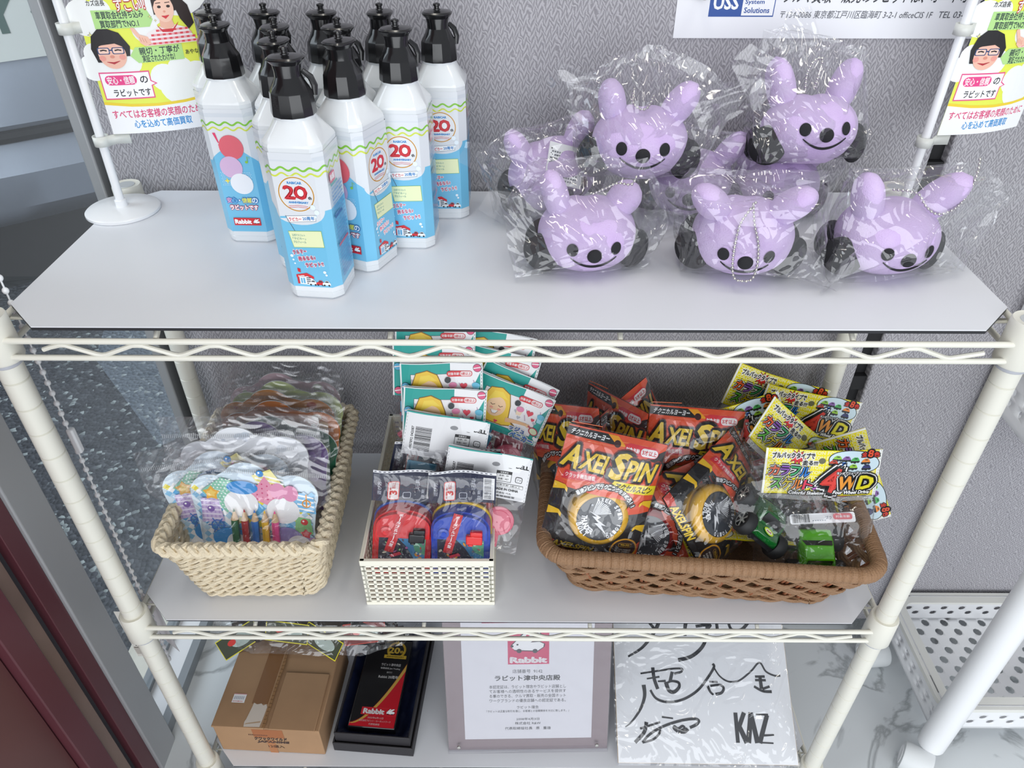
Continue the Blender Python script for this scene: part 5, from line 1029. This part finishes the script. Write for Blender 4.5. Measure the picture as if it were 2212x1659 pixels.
def yoyo_pack(body, seed):
    t = thing('yoyo_pack', 'x', 'toy pack', (0, 0, 0), (0, 0, 0), 'yo-yo packs in the wicker basket'); W = .098
    def bulge(u, q): k = max(0, 1-(2*u/W)**2)*max(0, min(1, q/.02))*max(0, min(1, (.1238-q)/.045)); return .0135*k**.7+.0030*k*noise.noise(Vector((u*60, q*50, seed)))
    pr = YP.build('wrapper', t, lambda u, q, w_: (u, -bulge(u, q)-w_, q), [('grid', 9, -W/2, W/2, 9, 0, .124)], GLOSSPRINT, dz=1.2e-5)
    bk = Art(); bk.rect(-W/2, 0, W/2, .124, '#2a2024'); bk.rect(-W/2, .078, W/2, .124, '#e04a26'); bk.rect(-.030, .02, .030, .08, '#f2d23a'); bk.rects([(-.040, .083+k*.006, .040, .086+k*.006) for k in range(6)], '#f3ece6')
    bk.build('wrapper_back', t, lambda u, q, w_: (u, .6*bulge(u, q)+.0008+w_, q), [('grid', 9, -W/2, W/2, 9, 0, .124)], GLOSSPRINT)
    mx = Matrix.Translation((.001, 0, .041)) @ Matrix.Rotation(PI/2, 4, 'X')
    pf_ = [(.004, -.013), (.022, -.0125), (.0285, -.010), (.0300, -.006), (.0290, -.002), (.016, -.0006), (.012, 0), (.016, .0006), (.0290, .002), (.0300, .006), (.0285, .010), (.0245, .0128), (.004, .0132)]
    yb = MB().lathe(pf_, 40, mx).build('yoyo', body, t)
    YF.build('yoyo_face', yb, lambda u, q, w_: (u+.001, -.01335-w_, q+.041), m=GLOSSPRINT)
    pillow(W+.002, .126, .034, seed, .0022, 16, 20, .02, Matrix.Translation((0, -.0015, 0))).build('clear_front', FILM, t)
    return t
yg, yr = yoyo_pack(GOLD, 2), yoyo_pack(REDY, 3)
def put(o, first, c, h, rl, ln, yw, lab, sc=None):       # c = where the point h above the lower edge sits
    m3 = Euler((R(ln), R(rl), R(yw)), 'YXZ').to_matrix(); p = Vector(c)-m3 @ Vector((0, 0, h*(sc or 1)))
    if first: place(o, p, (R(ln), R(rl), R(yw)), sc); o['label'] = lab; return o
    return dup(o, p, (R(ln), R(rl), R(yw)), lab, sc=sc)
put(yg, True, (.0875, .056, T-.250), .045, 14, -24, 2, 'yo-yo pack with gold yo-yo and big yellow lettering, frontmost in the wicker basket')
put(yg, False, (.1930, .128, T-.252), .066, 2, -26, -4, 'yo-yo pack with gold yo-yo just behind the frontmost pack, its top edge curled back')
put(yg, False, (.0640, .130, T-.262), .055, -22, -12, -44, 'yo-yo pack turned aside in the back corner of the wicker basket by the plastic basket')
put(yr, True, (.1480, .068, T-.290), .050, 66, -28, 0, 'yo-yo pack with red yo-yo lying tilted under the frontmost pack')
put(yg, False, (.2000, .066, T-.264), .041, 80, -34, 40, 'yo-yo pack with gold yo-yo lying on its side, middle of the basket front')
put(yg, False, (.1130, .158, T-.258), .066, -12, -10, -58, 'yo-yo pack standing edgewise at the back of the wicker basket, narrow red triangle')
put(yr, False, (.1330, .178, T-.262), .070, -24, -8, 30, 'yo-yo pack at the back between the edgewise pack and the big gold one')
put(yg, False, (.2300, .130, T-.300), .055, 48, -30, 18, 'yo-yo pack buried beside the toy car packs, its dark red corner showing')

# ------------------------------------------------------------------ toy car packs
def car_header():
    a = Art(); W, Hh = .110, .050; a.rect(-W/2, 0, W/2, Hh, '#f2f3f0'); a.rect(-W/2+.0022, 0, W/2-.0030, Hh, '#f1e313'); a.rects([(W/2-.0016, k*.003, W/2-.0008, k*.003+.0016) for k in range(17)], '#c9cbc4')
    for k in range(9): a.text('COLORFUL SKELETON FOUR WHEEL DRIVE', -.0005, .0472-k*.0054, .0036, '#fbf6b4', .103, bold=.07)
    a.star(-.0245, .0415, .0092, '#1a1416', 11, .55); a.star(-.0245, .0415, .0082, '#d8262a', 11, .5)
    a.text('プルバックタイプで', -.0285, .0430, .0062, '#1c1a1c', .040, bold=.07, out=[(.22, '#ffffff')], rot=.04); a.text('走る!!!', -.0120, .0362, .0052, '#1c1a1c', .0145, bold=.07, out=[(.22, '#ffffff')])
    a.ell(.0295, .0375, .0248, .0128, '#1c2226', 36, -.16); a.ell(.0295, .0375, .0240, .0120, '#cfe4ee', 36, -.16); a.ell(-.0008, .0385, .0034, .0032, '#6b6a4e', 16)
    for x, y, c in ((.0130, .0425, '#8cc63a'), (.0215, .0420, '#8a5aa8'), (.0100, .0375, '#c8442e'), (.0190, .0355, '#2a6cc8'), (.0300, .0405, '#4cb45a'), (.0290, .0330, '#9ace34'), (.0405, .0385, '#f08c34'), (.0420, .0320, '#2c3470')):
        a.dots([(x-.0028, y-.0022), (x+.0030, y-.0022), (x, y-.0028)], .0017, '#20262a'); a.poly([(x-.0042, y-.0014), (x-.003, y+.0008), (x-.001, y+.0024), (x+.0022, y+.0022), (x+.0036, y+.0004), (x+.0044, y-.0016)], c); a.poly([(x-.0014, y+.0006), (x, y+.0016), (x+.002, y+.0012), (x+.002, y+.0002)], '#2a3036')
    for t, x, y, h_, c in (('全', .0385, .0455, .0050, '#e23a2a'), ('8', .0443, .0462, .0072, '#e8522a'), ('色', .0500, .0452, .0050, '#e23a2a')): a.text(t, x, y, h_, c, None, bold=.06, out=[(.2, '#1c1416')])
    for s_, x0, y, st, cols in (('カラフル', -.0452, .0262, .0098, ('#e8622a', '#8a52b4', '#3aa86a', '#1f7fd6')), ('スケルトン', -.0420, .0122, .0102, ('#5cb83a', '#d8c21e', '#f08a2a', '#e23a5a', '#b05ac0'))):
        for bw, col in ((.26, '#1a1a1c'), (.19, '#ffffff'), (.13, '#1a1a1c')):
            for k, c in enumerate(s_): V2, F2 = glyphs(c, 0); a.text(c, x0+k*st, y, .0102, col, .0088, bold=bw/.7, shear=.15)
        for k, c in enumerate(s_): a.text(c, x0+k*st, y, .0102, cols[k], .0088, bold=.05, shear=.15)
    for t, x, y, h_, w_, c in (('4', .0100, .0175, .0250, .0160, '#e0382c'), ('W', .0260, .0150, .0140, .0175, '#f09a2a'), ('D', .0435, .0150, .0140, .0135, '#e8dc1e')):
        a.text(t, x, y, h_, c, w_, bold=.06, out=[(.24, '#1a1a1c'), (.19, '#ffffff'), (.15, '#1a1a1c')], shear=.15)
    a.text('ヨンダブリューティー', .0275, .0262, .0028, '#ffffff', .026, bold=.05, out=[(.25, '#1a1a1c')]); a.text('Colorful Skeleton', -.0120, .0030, .0036, '#ffffff', .034, bold=.06, out=[(.25, '#1a1a1c')], shear=.2); a.text('Four Wheel Drive', .0310, .0046, .0036, '#ffffff', .034, bold=.06, out=[(.25, '#1a1a1c')], shear=.2)
    return a
CH = car_header(); TYRE = mat('black_tyre', (26, 27, 29), .6); HUB = mat('grey_hub', (176, 178, 172), .45); CHAS = mat('black_chassis', (24, 25, 28), .3, coat=.3)
def toy_car(par, col):
    body = mat('clear_car_'+col, col, .08, spec=.7, trans=.35, coat=.4); m = MB(); v = []; f = []
    prof = [(-.026, .018, .011), (-.025, .0215, .0165), (-.012, .0225, .0200), (-.006, .0315, .0170), (.007, .0325, .0165), (.014, .0255, .0190), (.024, .0240, .0180), (.026, .019, .014)]
    for y, z, hw_ in prof: v += [(-hw_, y, .014), (-hw_*1.03, y, z*.72), (-hw_*.82, y, z), (0, y, z*1.03), (hw_*.82, y, z), (hw_*1.03, y, z*.72), (hw_, y, .014)]
    for i in range(len(prof)-1):
        for k in range(6): f.append((i*7+k, i*7+k+1, (i+1)*7+k+1, (i+1)*7+k))
    f += [tuple(range(7)), tuple(range((len(prof)-1)*7, len(prof)*7))]
    q = Matrix.Translation((0, -.004, .012)) @ Euler((R(52), 0, 0)).to_matrix().to_4x4(); pl = lambda b: b.xf(q)
    c = pl(m.add(v, f)).build('car_body', body, par, bevel=.0012); pl(MB().box((-.013, -.024, .008), (.013, .026, .014)).box((-.020, -.027, .010), (.020, -.024, .015)).box((-.012, .020, .014), (.012, .030, .019)).tube([(-.019, -.016, .011), (.019, -.016, .011)], .002, 8).tube([(-.019, .016, .011), (.019, .016, .011)], .002, 8)).build('chassis', CHAS, par)
    lo = Art(); lo.ell(0, 0, .0062, .0042, '#c8e23a', 20); lo.ell(.0, 0, .0046, .0026, '#f0f4e0', 16); lo.text('4x4', 0, 0, .0022, '#c8402c', .006, bold=.06); lo.build('car_badge', c, lambda u, w2, z_: q @ Vector((u, w2-.0185, .0232+z_)))
    dk = MB()
    for p_ in ([(-.0125, -.0115, .0243), (.0125, -.0115, .0243), (.0115, -.0068, .0322), (-.0115, -.0068, .0322)], [(-.0125, .0082, .0328), (.0125, .0082, .0328), (.0145, .0132, .0272), (-.0145, .0132, .0272)]): dk.add(p_+[(x, y, z-.0012) for x, y, z in p_], [(0, 1, 2, 3), (7, 6, 5, 4), (0, 4, 5, 1), (1, 5, 6, 2), (2, 6, 7, 3), (3, 7, 4, 0)])
    pl(dk).build('car_window', CHAS, c)
    for s in (-1, 1):
        for y in (-.0165, .0165):
            n = 26; b = MB(); mx = Matrix.Translation((s*.0215, y, .0125)) @ Matrix.Rotation(s*PI/2, 4, 'Y')
            w_ = pl(b.lathe([(.006, -.005), (.011, -.006), (.0125, -.004), (.0125, .004), (.011, .006), (.0085, .0062), (.0085, .003)], n, mx)).build('wheel', TYRE, par); h = MB().lathe([(.002, .0035), (.0024, .0052), (.002, .0054)], 12, mx)
            h.add([mx @ Vector((r*cos(a), r*sin(a), .0045)) for r in (.0086, .0074) for a in [2*PI*k/24 for k in range(24)]], [(k, (k+1) % 24, 24+(k+1) % 24, 24+k) for k in range(24)])
            for k in range(6): g = 2*PI*k/6; h.add([mx @ Vector((r*cos(g+d), r*sin(g+d), .0048)) for r, d in ((.002, -.35), (.0078, -.16), (.0078, .16), (.002, .35))], [(0, 1, 2, 3)])
            pl(h).build('hub', HUB, w_)
def car_pack(col, seed):
    t = thing('toy_car_pack', 'x', 'toy pack', (0, 0, 0), (0, 0, 0), 'toy car packs with yellow headers in the wicker basket'); h0 = .082; fn = lambda u, q, w_: (u, -.0012-w_-.0025*cos(u*26)*(q/.05)+.0006*sin(u*160+seed), h0+q-.0012*sin(u*40+seed))
    CH.build('header_card', t, fn, [('grid', 9, -.055, .055, 2, 0, .05)], GLOSSPRINT, dz=1e-5); b = MB(); v = []; n = 10
    for i in range(n+1):
        u = -.055+.11*i/n; v += [fn(u, 0, -.0006), fn(u, .05, -.0006)]
    a = Art(); a.rect(-.055, 0, .055, .05, '#f1e313'); a.rects([(-.050, .004+k*.0042, .052, .0058+k*.0042) for k in range(10)], '#f9f3a8'); a.star(.02, .025, .008, '#22201e', 11, .5); a.build('header_back', t, lambda u, q, w_: (lambda p: (p[0], p[1]+.0009+w_*2, p[2]))(fn(u, q, 0)), [('grid', 9, -.055, .055, 2, 0, .05)], GLOSSPRINT)
    a = Art(); a.rects([(-.053+k*.0014, -.0060, -.0523+k*.0014, -.0008) for k in range(76)], '#d2d4d2'); a.build('zip_seal', t, lambda u, q, w_: fn(u, q, w_))
    toy_car(t, col)
    a = Art(); a.rr(-.030, -.005, .032, .005, .0022, '#eceef0'); a.barcode(-.028, -.0038, -.012, .0042, seed); a.rr(.010, -.0022, .029, .0036, .0022, '#d8727a'); a.text('対象年齢', .0195, .0007, .0026, '#fbeff0', .014); a.text('プラ', .0055, .0, .003, '#5a6a7c', .006); a.rects([(-.010+k*.0022, -.003, -.0085+k*.0022, -.002) for k in range(6)], '#8a929c')
    q = Matrix.Translation((0, -.022, .068)) @ Euler((R(-40), R(-4), 0)).to_matrix().to_4x4(); a.build('sticker', t, lambda u, w2, z_: q @ Vector((u, -z_+.004*(u/.03)**2, w2)))
    pillow(.112, .086, .058, seed, .0040, 16, 16, 0, Matrix.Translation((0, -.002, -.003))).build('plastic_bag', FILM, t); return t
CG, CB_, CO = car_pack('#6fe01e', 1), car_pack('#14702c', 2), car_pack('#20242c', 3)
put(CG, True, (.3050, .078, T-.218), .107, -2, -16, -3, 'toy car pack with bright green car, its yellow header upright at the basket front')
put(CB_, True, (.2930, .196, T-.218), .107, 19, -14, 2, 'toy car pack whose yellow header stands highest at the back of the wicker basket')
put(CO, True, (.3260, .182, T-.230), .107, 14, -14, 2, 'toy car pack half hidden behind the highest yellow header by the rack pole')
put(CB_, False, (.2360, .152, T-.224), .107, -24, -16, -10, 'toy car pack with steeply tilted header between the orange packs and the highest header')
put(CB_, False, (.2480, .068, T-.268), .025, 50, -34, 22, 'toy car pack with dark green car and grey hub beside the bright green car')
put(CO, False, (.3560, .104, T-.254), .107, 66, -14, -6, 'toy car pack with its yellow header on end, behind the bright green car pack')
put(CO, False, (.2300, .046, T-.284), .130, 6, -82, 180, 'toy car pack lying flat at the basket front, only the yellow header tip showing')
# ------------------------------------------------------------------ lowest board: cardboard box, gift box, certificate, autograph card, bag of toys
CARD = mat('cardboard', (170, 134, 100), .8, var=.10, bscale=35, bump=.1); CARD2 = mat('cardboard_cut', (150, 112, 74), .9, var=.2, bscale=300)
bx = thing('cardboard_box', 'brown cardboard box with taped flaps on the lowest board', 'box', (-.2955, .0125, B), (0, 0, R(-2.6)))
w_, d_, h_ = .0655, .130, .056
MB().box((-w_, 0, .0006), (w_, d_, h_)).build('box_body', CARD, bx, bevel=.0012)
MB().box((-w_-.001, -.0012, h_+.0002), (-.002, d_, h_+.0030)).build('flap', [CARD], bx, bevel=.0008)
MB().box((.004, -.001, h_+.0002), (w_-.005, .075, h_+.0024)).build('flap', [CARD], bx, bevel=.0006)
b = MB(); rn = random.Random(2)
for k in range(24): x = -.002+.0*k; y = .0+k*.0052; b.box((-.0045, y, h_+.0029), (-.0014+rn.uniform(-.0006, .0008), y+.0056, h_+.00305))
b.build('torn_edge', CARD2, bx)
TAPE = mat('brown_tape', (148, 104, 66), .25, coat=.3, alpha=.8); MB().box((-.026, .030, h_+.0031), (-.006, d_, h_+.0033)).build('parcel_tape', TAPE, bx)
a = Art(); a.poly([(-.0265, .0), (-.007, .0005), (-.006, .012), (-.0055, .026), (-.0075, .030), (-.011, .028), (-.014, .0305), (-.019, .029), (-.0235, .031), (-.024, .026), (-.0262, .010), (-.0275, .006)], '#d5c9bd'); a.poly([(-.0265, .003), (-.008, .006), (-.008, .008), (-.025, .0045)], '#b79a7c'); a.build('torn_tape', bx, lambda u, q, z: (u, q, h_+.0034+z))
a = Art(); a.rect(-.052, .030, -.036, .042, '#f2f0f0'); a.rect(-.052, .0412, -.036, .0418, '#d85a5a'); a.rects([(-.0505+k*.0022, .0345, -.049+k*.0022, .0385) for k in range(6)], '#b9bcc4'); a.text('円', -.044, .0318, .0014, '#d85a5a'); a.rects([(-.0505+k*.0018, .0312, -.0495+k*.0018, .0324) for k in range(7)], '#e08a84'); a.build('price_sticker', bx, lambda u, q, z: (u, q, h_+.0034+z))
a = Art(); a.rect(-.018, .036, .020, h_-.001, '#a4653c'); a.rect(-.004, .0, .006, .030, '#b0764c')
rn = random.Random(9)
a.rects([(-.024+k*.0022, .0405, -.0226+k*.0022, .0425) for k in range(11)], '#5c3a30')
a.text('クワックワイルド', .002, .0335, .0075, '#3a2a2a', .040, bold=.07, shear=.15); a.text('JAPANIME', .004, .0255, .0062, '#4a3630', .040, bold=.05, shear=.15); a.text('12個入', .006, .0155, .0060, '#4a342c', .020, bold=.02)
a.build('printed_lettering', bx, lambda u, q, z: (u, -.0003-z, q))

gb = thing('gift_box', 'open black gift box lined with navy satin, standing between the cardboard box and the certificate', 'box', (-.1700, .0115, B), (0, 0, R(-4.2)))
def open_box(x, y0, y1, z0, z1, t): return MB().box((-x, y0, z0), (x, y0+t, z1)).box((-x, y1-t, z0), (x, y1, z1)).box((-x, y0+t, z0), (-x+t, y1-t, z1)).box((x-t, y0+t, z0), (x, y1-t, z1)).box((-x+t, y0+t, z0), (x-t, y1-t, z0+t))
BP = mat('black_card', (44, 42, 46), .55, bump=.1, bscale=500); open_box(.0505, 0, .165, .0006, .019, .002).build('lid', BP, gb, bevel=.0006); open_box(.0475, .004, .161, .003, .036, .002).build('tray', BP, gb, bevel=.0006)
SAT = mat('navy_satin', (26, 32, 58), .35, sheen=.4); b = MB(); v = []; nx, ny = 30, 44
for j in range(ny+1):
    for i in range(nx+1):
        u, q = i/nx, j/ny; e = max(0, min(1, min(u, 1-u)*7))*max(0, min(1, min(q, 1-q)*9)); v.append((-.0455+.091*u, .006+.153*q, .030-.016*e+.0045*noise.noise(Vector((u*9, q*14, 2)))*(1-.5*e)))
b.add(v, [(j*(nx+1)+i, j*(nx+1)+i+1, (j+1)*(nx+1)+i+1, (j+1)*(nx+1)+i) for j in range(ny) for i in range(nx)], 0, True).build('satin_lining', SAT, gb)
aw = thing('award_plaque', 'black, gold and red glass award lying in the navy satin of the gift box', 'plaque', (-.1720, .0260, B+.0225), (0, 0, R(-4.2)))
MB().box((-.030, 0, 0), (.030, .125, .013)).build('glass_block', mat('black_glass', (18, 18, 20), .06, coat=.6), aw, bevel=.0015)
a = Art(); a.rect(-.0285, .001, .0285, .124, '#1c1b1d'); cv = [(-.0285+.057*t, .006+.085*t**1.7) for t in [k/16 for k in range(17)]]
a.poly([(-.0285, .001)]+cv+[(.0285, .001)], '#7c1420'); a.poly([(x, y-.0012) for x, y in cv]+[(x, y-.010*(i/16)**.8-.0015) for i, (x, y) in reversed(list(enumerate(cv)))], '#c9a04a'); a.poly([(-.0285, .001)]+[(x, y-.010*(i/16)**.8-.0015) for i, (x, y) in enumerate(cv)]+[(.0285, .001)], '#c01f2c')
a.rect(-.017, .0165, .0275, .0265, '#d2303a'); a.rect(-.0164, .0171, .0269, .0259, '#c01f2c'); a.text('Rabbit', -.001, .0213, .0062, '#f4f0f0', .026, bold=.09); rabbit_icon(a, .0205, .0213, .0105)
for k, (t, w2) in enumerate((('2022年6月12日', .020), ('株式会社ラビット・カーネットワーク', .040), ('代表取締役', .014))): a.text(t, .003, .0128-k*.0042, .0026, '#e2b4b4', w2)
for k, (t, w2, h2) in enumerate((('ラビット津中央店', .026, .0040), ('有限会社 Jun Trading', .026, .0030), ('おめでとう', .007, .0024), ('Rabbit 20周年', .026, .0044))): a.text(t, .0075, .0870-k*.0056-(.001 if k == 3 else 0), h2, '#d4d2d0', w2, bold=.02)
a.ring(.0105, .109, .0128, .003, '#b8962e', 30); a.rect(-.0045, .0965, .0255, .1015, '#c8a63a'); a.text('ANNIVERSARY', .0105, .099, .0024, '#3a2e10', .024); a.text('20', .0075, .1085, .0085, '#d6b444', .0145, bold=.07); a.text('th', .0178, .107, .0042, '#d6b444'); a.star(.0105, .1195, .004, '#d6b444')
a.build('printed_face', aw, lambda u, q, z: (u, q, .0132+z), m=GLOSSPRINT)

# certificate between acrylic sheets, leaning on its prop
ct = thing('certificate_stand', 'white certificate with pink rabbit emblem in a clear acrylic stand', 'certificate', (.0240, .0130, B+.0008), (R(-17), R(-.6), R(.8)))
L_ = .262; MB().box((-.1, 0, 0), (.1, .003, L_)).build('front_sheet', ACRYL, ct, bevel=.0006); MB().box((-.1, .0052, 0), (.1, .0075, L_)).build('back_sheet', mat('mauve_backing', (150, 132, 136), .4), ct, bevel=.0006)
MB().box((-.1, .003, 0), (.1, .0560, .003)).xf(Matrix.Rotation(R(17), 4, 'X') @ Matrix.Translation((0, 0, .0008))).build('foot_strip', ACRYL, ct)
b = MB()
for x in (-.0865, .086):
    for z in (.012, L_-.012): b.lathe([(.0001, -.0022), (.0020, -.0020), (.0024, -.0008), (.0024, 0)], 16, Matrix.Translation((x, 0, z)) @ Matrix.Rotation(-PI/2, 4, 'X'))
b.build('studs', STEEL, ct)
a = Art(); X = lambda s: (s-.488)*.2; Y = lambda t: t*.2
a.rect(X(.095), Y(.095), X(.885), .250, '#eeedf2')
a.text('ラビット認定証', 0, Y(1.03), .0115, '#2a3038', X(.66)-X(.34), bold=.04); a.rect(X(.22), Y(.972), X(.76), Y(.985), '#cf3f66')
a.rect(X(.371), Y(.671), X(.618), Y(.929), '#d8336a'); a.text('Rabbit', X(.4945), Y(.702), .0078, '#fbf4f6', X(.602)-X(.387), bold=.10); rabbit_icon(a, X(.492), Y(.815), .038)
for t, yy, h2, w2, bo, c in (('店舗番号  9142', .619, .0056, .036, .0, '#4a4c54'), ('ラビット津中央店殿', .5685, .0080, .079, .035, '#24262c'), ('本認定証は、ラビット理念やラビット店舗とし', .503, .0052, .0935, 0, '#44464e'), ('てお客様への透明性のあるサービスを提供す', .468, .0052, .0935, 0, '#44464e'), ('る事のできる、クルマ買取・販売の全国ネット', .433, .0052, .0935, 0, '#44464e'), ('ワークブランドの優良店舗への認定証である。', .397, .0052, .0935, 0, '#44464e'), ('ラビット理念', .345, .0046, .027, 0, '#44464e'), ('『ラビットは正直な取引を通じ、お客様との信頼関係を大切に致します。』', .315, .0036, .102, 0, '#44464e'), ('2008年4月3日', .252, .0040, .0285, 0, '#44464e'), ('株式会社 R&W', .219, .0046, .032, 0, '#44464e'), ('代表取締役社長   原   重雄', .179, .0046, .057, 0, '#44464e')): a.text(t, 0, Y(yy), h2, c, w2, bold=bo)
a.build('certificate_paper', ct, lambda u, q, z: (u, .0046-z, q), dz=1.2e-5)

sk = thing('autograph_card', 'white card with big black brush strokes leaning on the lowest board', 'card', (.2465, -.0020, B+.0068), (R(-60), R(.6), R(.2)))
MB().box((-.111, 0, 0), (.111, .0025, .250)).build('board', [mat('white_card', (236, 238, 242), .5)], sk); MB().box((-.1116, .0006, -.0004), (.1116, .0020, .2506)).build('gilt_edge', mat('pale_gilt', (214, 190, 160), .4, .3), sk)
a = Art(); X = lambda s: (s-.5)*.222; Y = lambda t: t*.163; INK = '#26282e'
def br(pts, w0, w1): p = smooth([(X(x), Y(y), 0) for x, y in pts], 7); n = len(p)-1; a.line([(q.x, q.y) for q in p], [.29*(w0+(w1-w0)*i/n) for i in range(n+1)], INK)
for pts, w0, w1 in (([(.30, 1.12), (.25, .964), (.169, .831), (.08, .757)], .02, .008), ([(.17, 1.1), (.25, .956)], .016, .012), ([(.44, 1.06), (.422, .966), (.422, .919)], .018, .014), ([(.44, 1.06), (.547, 1.02), (.547, .92), (.516, .834), (.449, .764), (.371, .736)], .014, .016), ([(.489, .994), (.575, 1.007), (.55, .971)], .013, .013), ([(.615, 1.04), (.616, .972)], .014, .014), ([(.685, 1.03), (.701, .973), (.758, .973), (.804, 1.03)], .012, .014),
    ([(.147, .632), (.259, .655), (.339, .671), (.388, .671), (.384, .649), (.343, .633)], .007, .010), ([(.22, .678), (.225, .595), (.242, .52)], .015, .015), ([(.182, .594), (.256, .61)], .006, .008), ([(.332, .648), (.315, .573)], .014, .014), ([(.245, .576), (.291, .58)], .006, .010), ([(.291, .572), (.306, .512), (.335, .501), (.365, .535), (.364, .569), (.328, .58), (.303, .569)], .018, .008),
    ([(.162, .549), (.164, .467), (.135, .371), (.083, .283), (.046, .246)], .018, .004), ([(.199, .512), (.23, .452), (.295, .427), (.381, .446), (.47, .513), (.538, .612), (.577, .688), (.57, .711)], .010, .011), ([(.577, .681), (.606, .62), (.653, .582), (.715, .59), (.789, .659), (.844, .725), (.876, .66), (.923, .63), (.957, .63)], .007, .008),
    ([(.542, .578), (.591, .578)], .007, .009), ([(.531, .548), (.543, .506), (.56, .484)], .012, .008), ([(.546, .548), (.602, .556), (.622, .533), (.607, .499), (.572, .488)], .009, .012), ([(.81, .621), (.866, .622)], .010, .010), ([(.808, .595), (.87, .595)], .010, .010), ([(.838, .622), (.84, .531)], .014, .016), ([(.798, .549), (.845, .516), (.897, .512)], .010, .012), ([(.846, .531), (.888, .55)], .010, .010),
    ([(.167, .283), (.151, .211), (.097, .139)], .016, .014), ([(.129, .236), (.245, .283)], .009, .008), ([(.256, .32), (.319, .311)], .007, .006), ([(.139, .139), (.181, .196), (.261, .254), (.36, .295), (.439, .31), (.465, .295), (.448, .269), (.411, .248)], .010, .012), ([(.139, .139), (.197, .16), (.234, .2), (.242, .233)], .008, .010),
    ([(.34, .218), (.32, .24), (.324, .255), (.344, .24), (.37, .258), (.38, .24), (.343, .218)], .010, .010), ([(.343, .218), (.379, .218), (.399, .24)], .012, .016), ([(.676, .358), (.675, .147)], .017, .016), ([(.725, .359), (.689, .256)], .018, .018), ([(.69, .263), (.726, .147)], .020, .022), ([(.764, .359), (.734, .147)], .020, .022), ([(.764, .359), (.785, .147)], .018, .022), ([(.791, .348), (.861, .346)], .006, .008), ([(.855, .344), (.797, .147)], .018, .020), ([(.804, .212), (.824, .201), (.882, .205)], .012, .006), ([(.795, .151), (.874, .147)], .006, .006)): br(pts, w0, w1)
a.build('brush_strokes', sk, lambda u, q, z: (u, -.0002-z, q), dz=6e-6)
pillow(.227, .258, .0070, 5, .0013, 26, 26, 0, Matrix.Translation((0, .001, -.003))).build('plastic_sleeve', FILM, sk)

tb = thing('toy_bag', 'clear bag of black toy cars and yellow packets lying on the cardboard box', 'bag', (-.262, .165, B+.061), (0, 0, R(-3)))
rn = random.Random(12)
for k in range(7):
    x = -.10+k*.034; c = MB(); q = Matrix.Translation((x, rn.uniform(-.02, .02), .022)) @ Euler((rn.uniform(-.6, .6), rn.uniform(-.5, .5), rn.uniform(0, 3))).to_matrix().to_4x4()
    m = MB().box((-.010, -.022, -.006), (.010, .022, .006), 0, q)
    for s in (-1, 1):
        for y in (-.014, .014): m.lathe([(.004, -.004), (.0105, -.004), (.0105, .004), (.004, .005)], 18, q @ Matrix.Translation((s*.013, y, -.004)) @ Matrix.Rotation(s*PI/2, 4, 'Y'), 0); m.lathe([(.0045, .0045), (.006, .0056), (.001, .0056)], 8, q @ Matrix.Translation((s*.013, y, -.004)) @ Matrix.Rotation(s*PI/2, 4, 'Y'), 1)
    m.build('toy_car', [CHAS, HUB], tb, bevel=.001)
for k, (x, y, z, rl, ln, yw) in enumerate(((-.085, -.052, .002, -28, -40, 10), (.012, -.050, .004, 16, -35, -14), (-.030, -.046, .012, 8, -30, 4), (.075, -.040, .010, -10, -40, 0))):
    q = Matrix.Translation((x, y, z)) @ Euler((R(ln), R(rl), R(yw)), 'YXZ').to_matrix().to_4x4(); a = Art()
    a.rect(-.028, 0, .028, .028, '#eee428' if k < 3 else '#c8402c'); a.rect(-.0272, .0012, .0272, .0268, '#3c4430' if k < 3 else '#7a1c1c'); a.ell(.004, .014, .016, .009, '#b8c8c0', 18); a.ell(-.010, .016, .006, .004, '#d8342c', 10); a.build('packet', tb, lambda u, w2, z_: q @ Vector((u, -z_, w2)))
pts = [(-.135, -.045, .012), (-.120, -.052, .0008), (-.075, -.062, -.0), (-.03, -.058, .001), (.06, -.060, .0008), (.125, -.04, .002), (.150, -.01, .02), (.145, .04, .004), (-.12, .05, .001), (-.12, .04, .05), (.13, .04, .052), (-.125, -.03, .045), (.0, -.042, .055), (.12, -.03, .05), (.02, .05, .056)]
hull_film('plastic_bag', [Vector(p) for p in pts], tb, 21, amp=.005, cuts=5, m=FILM2, sc=45)
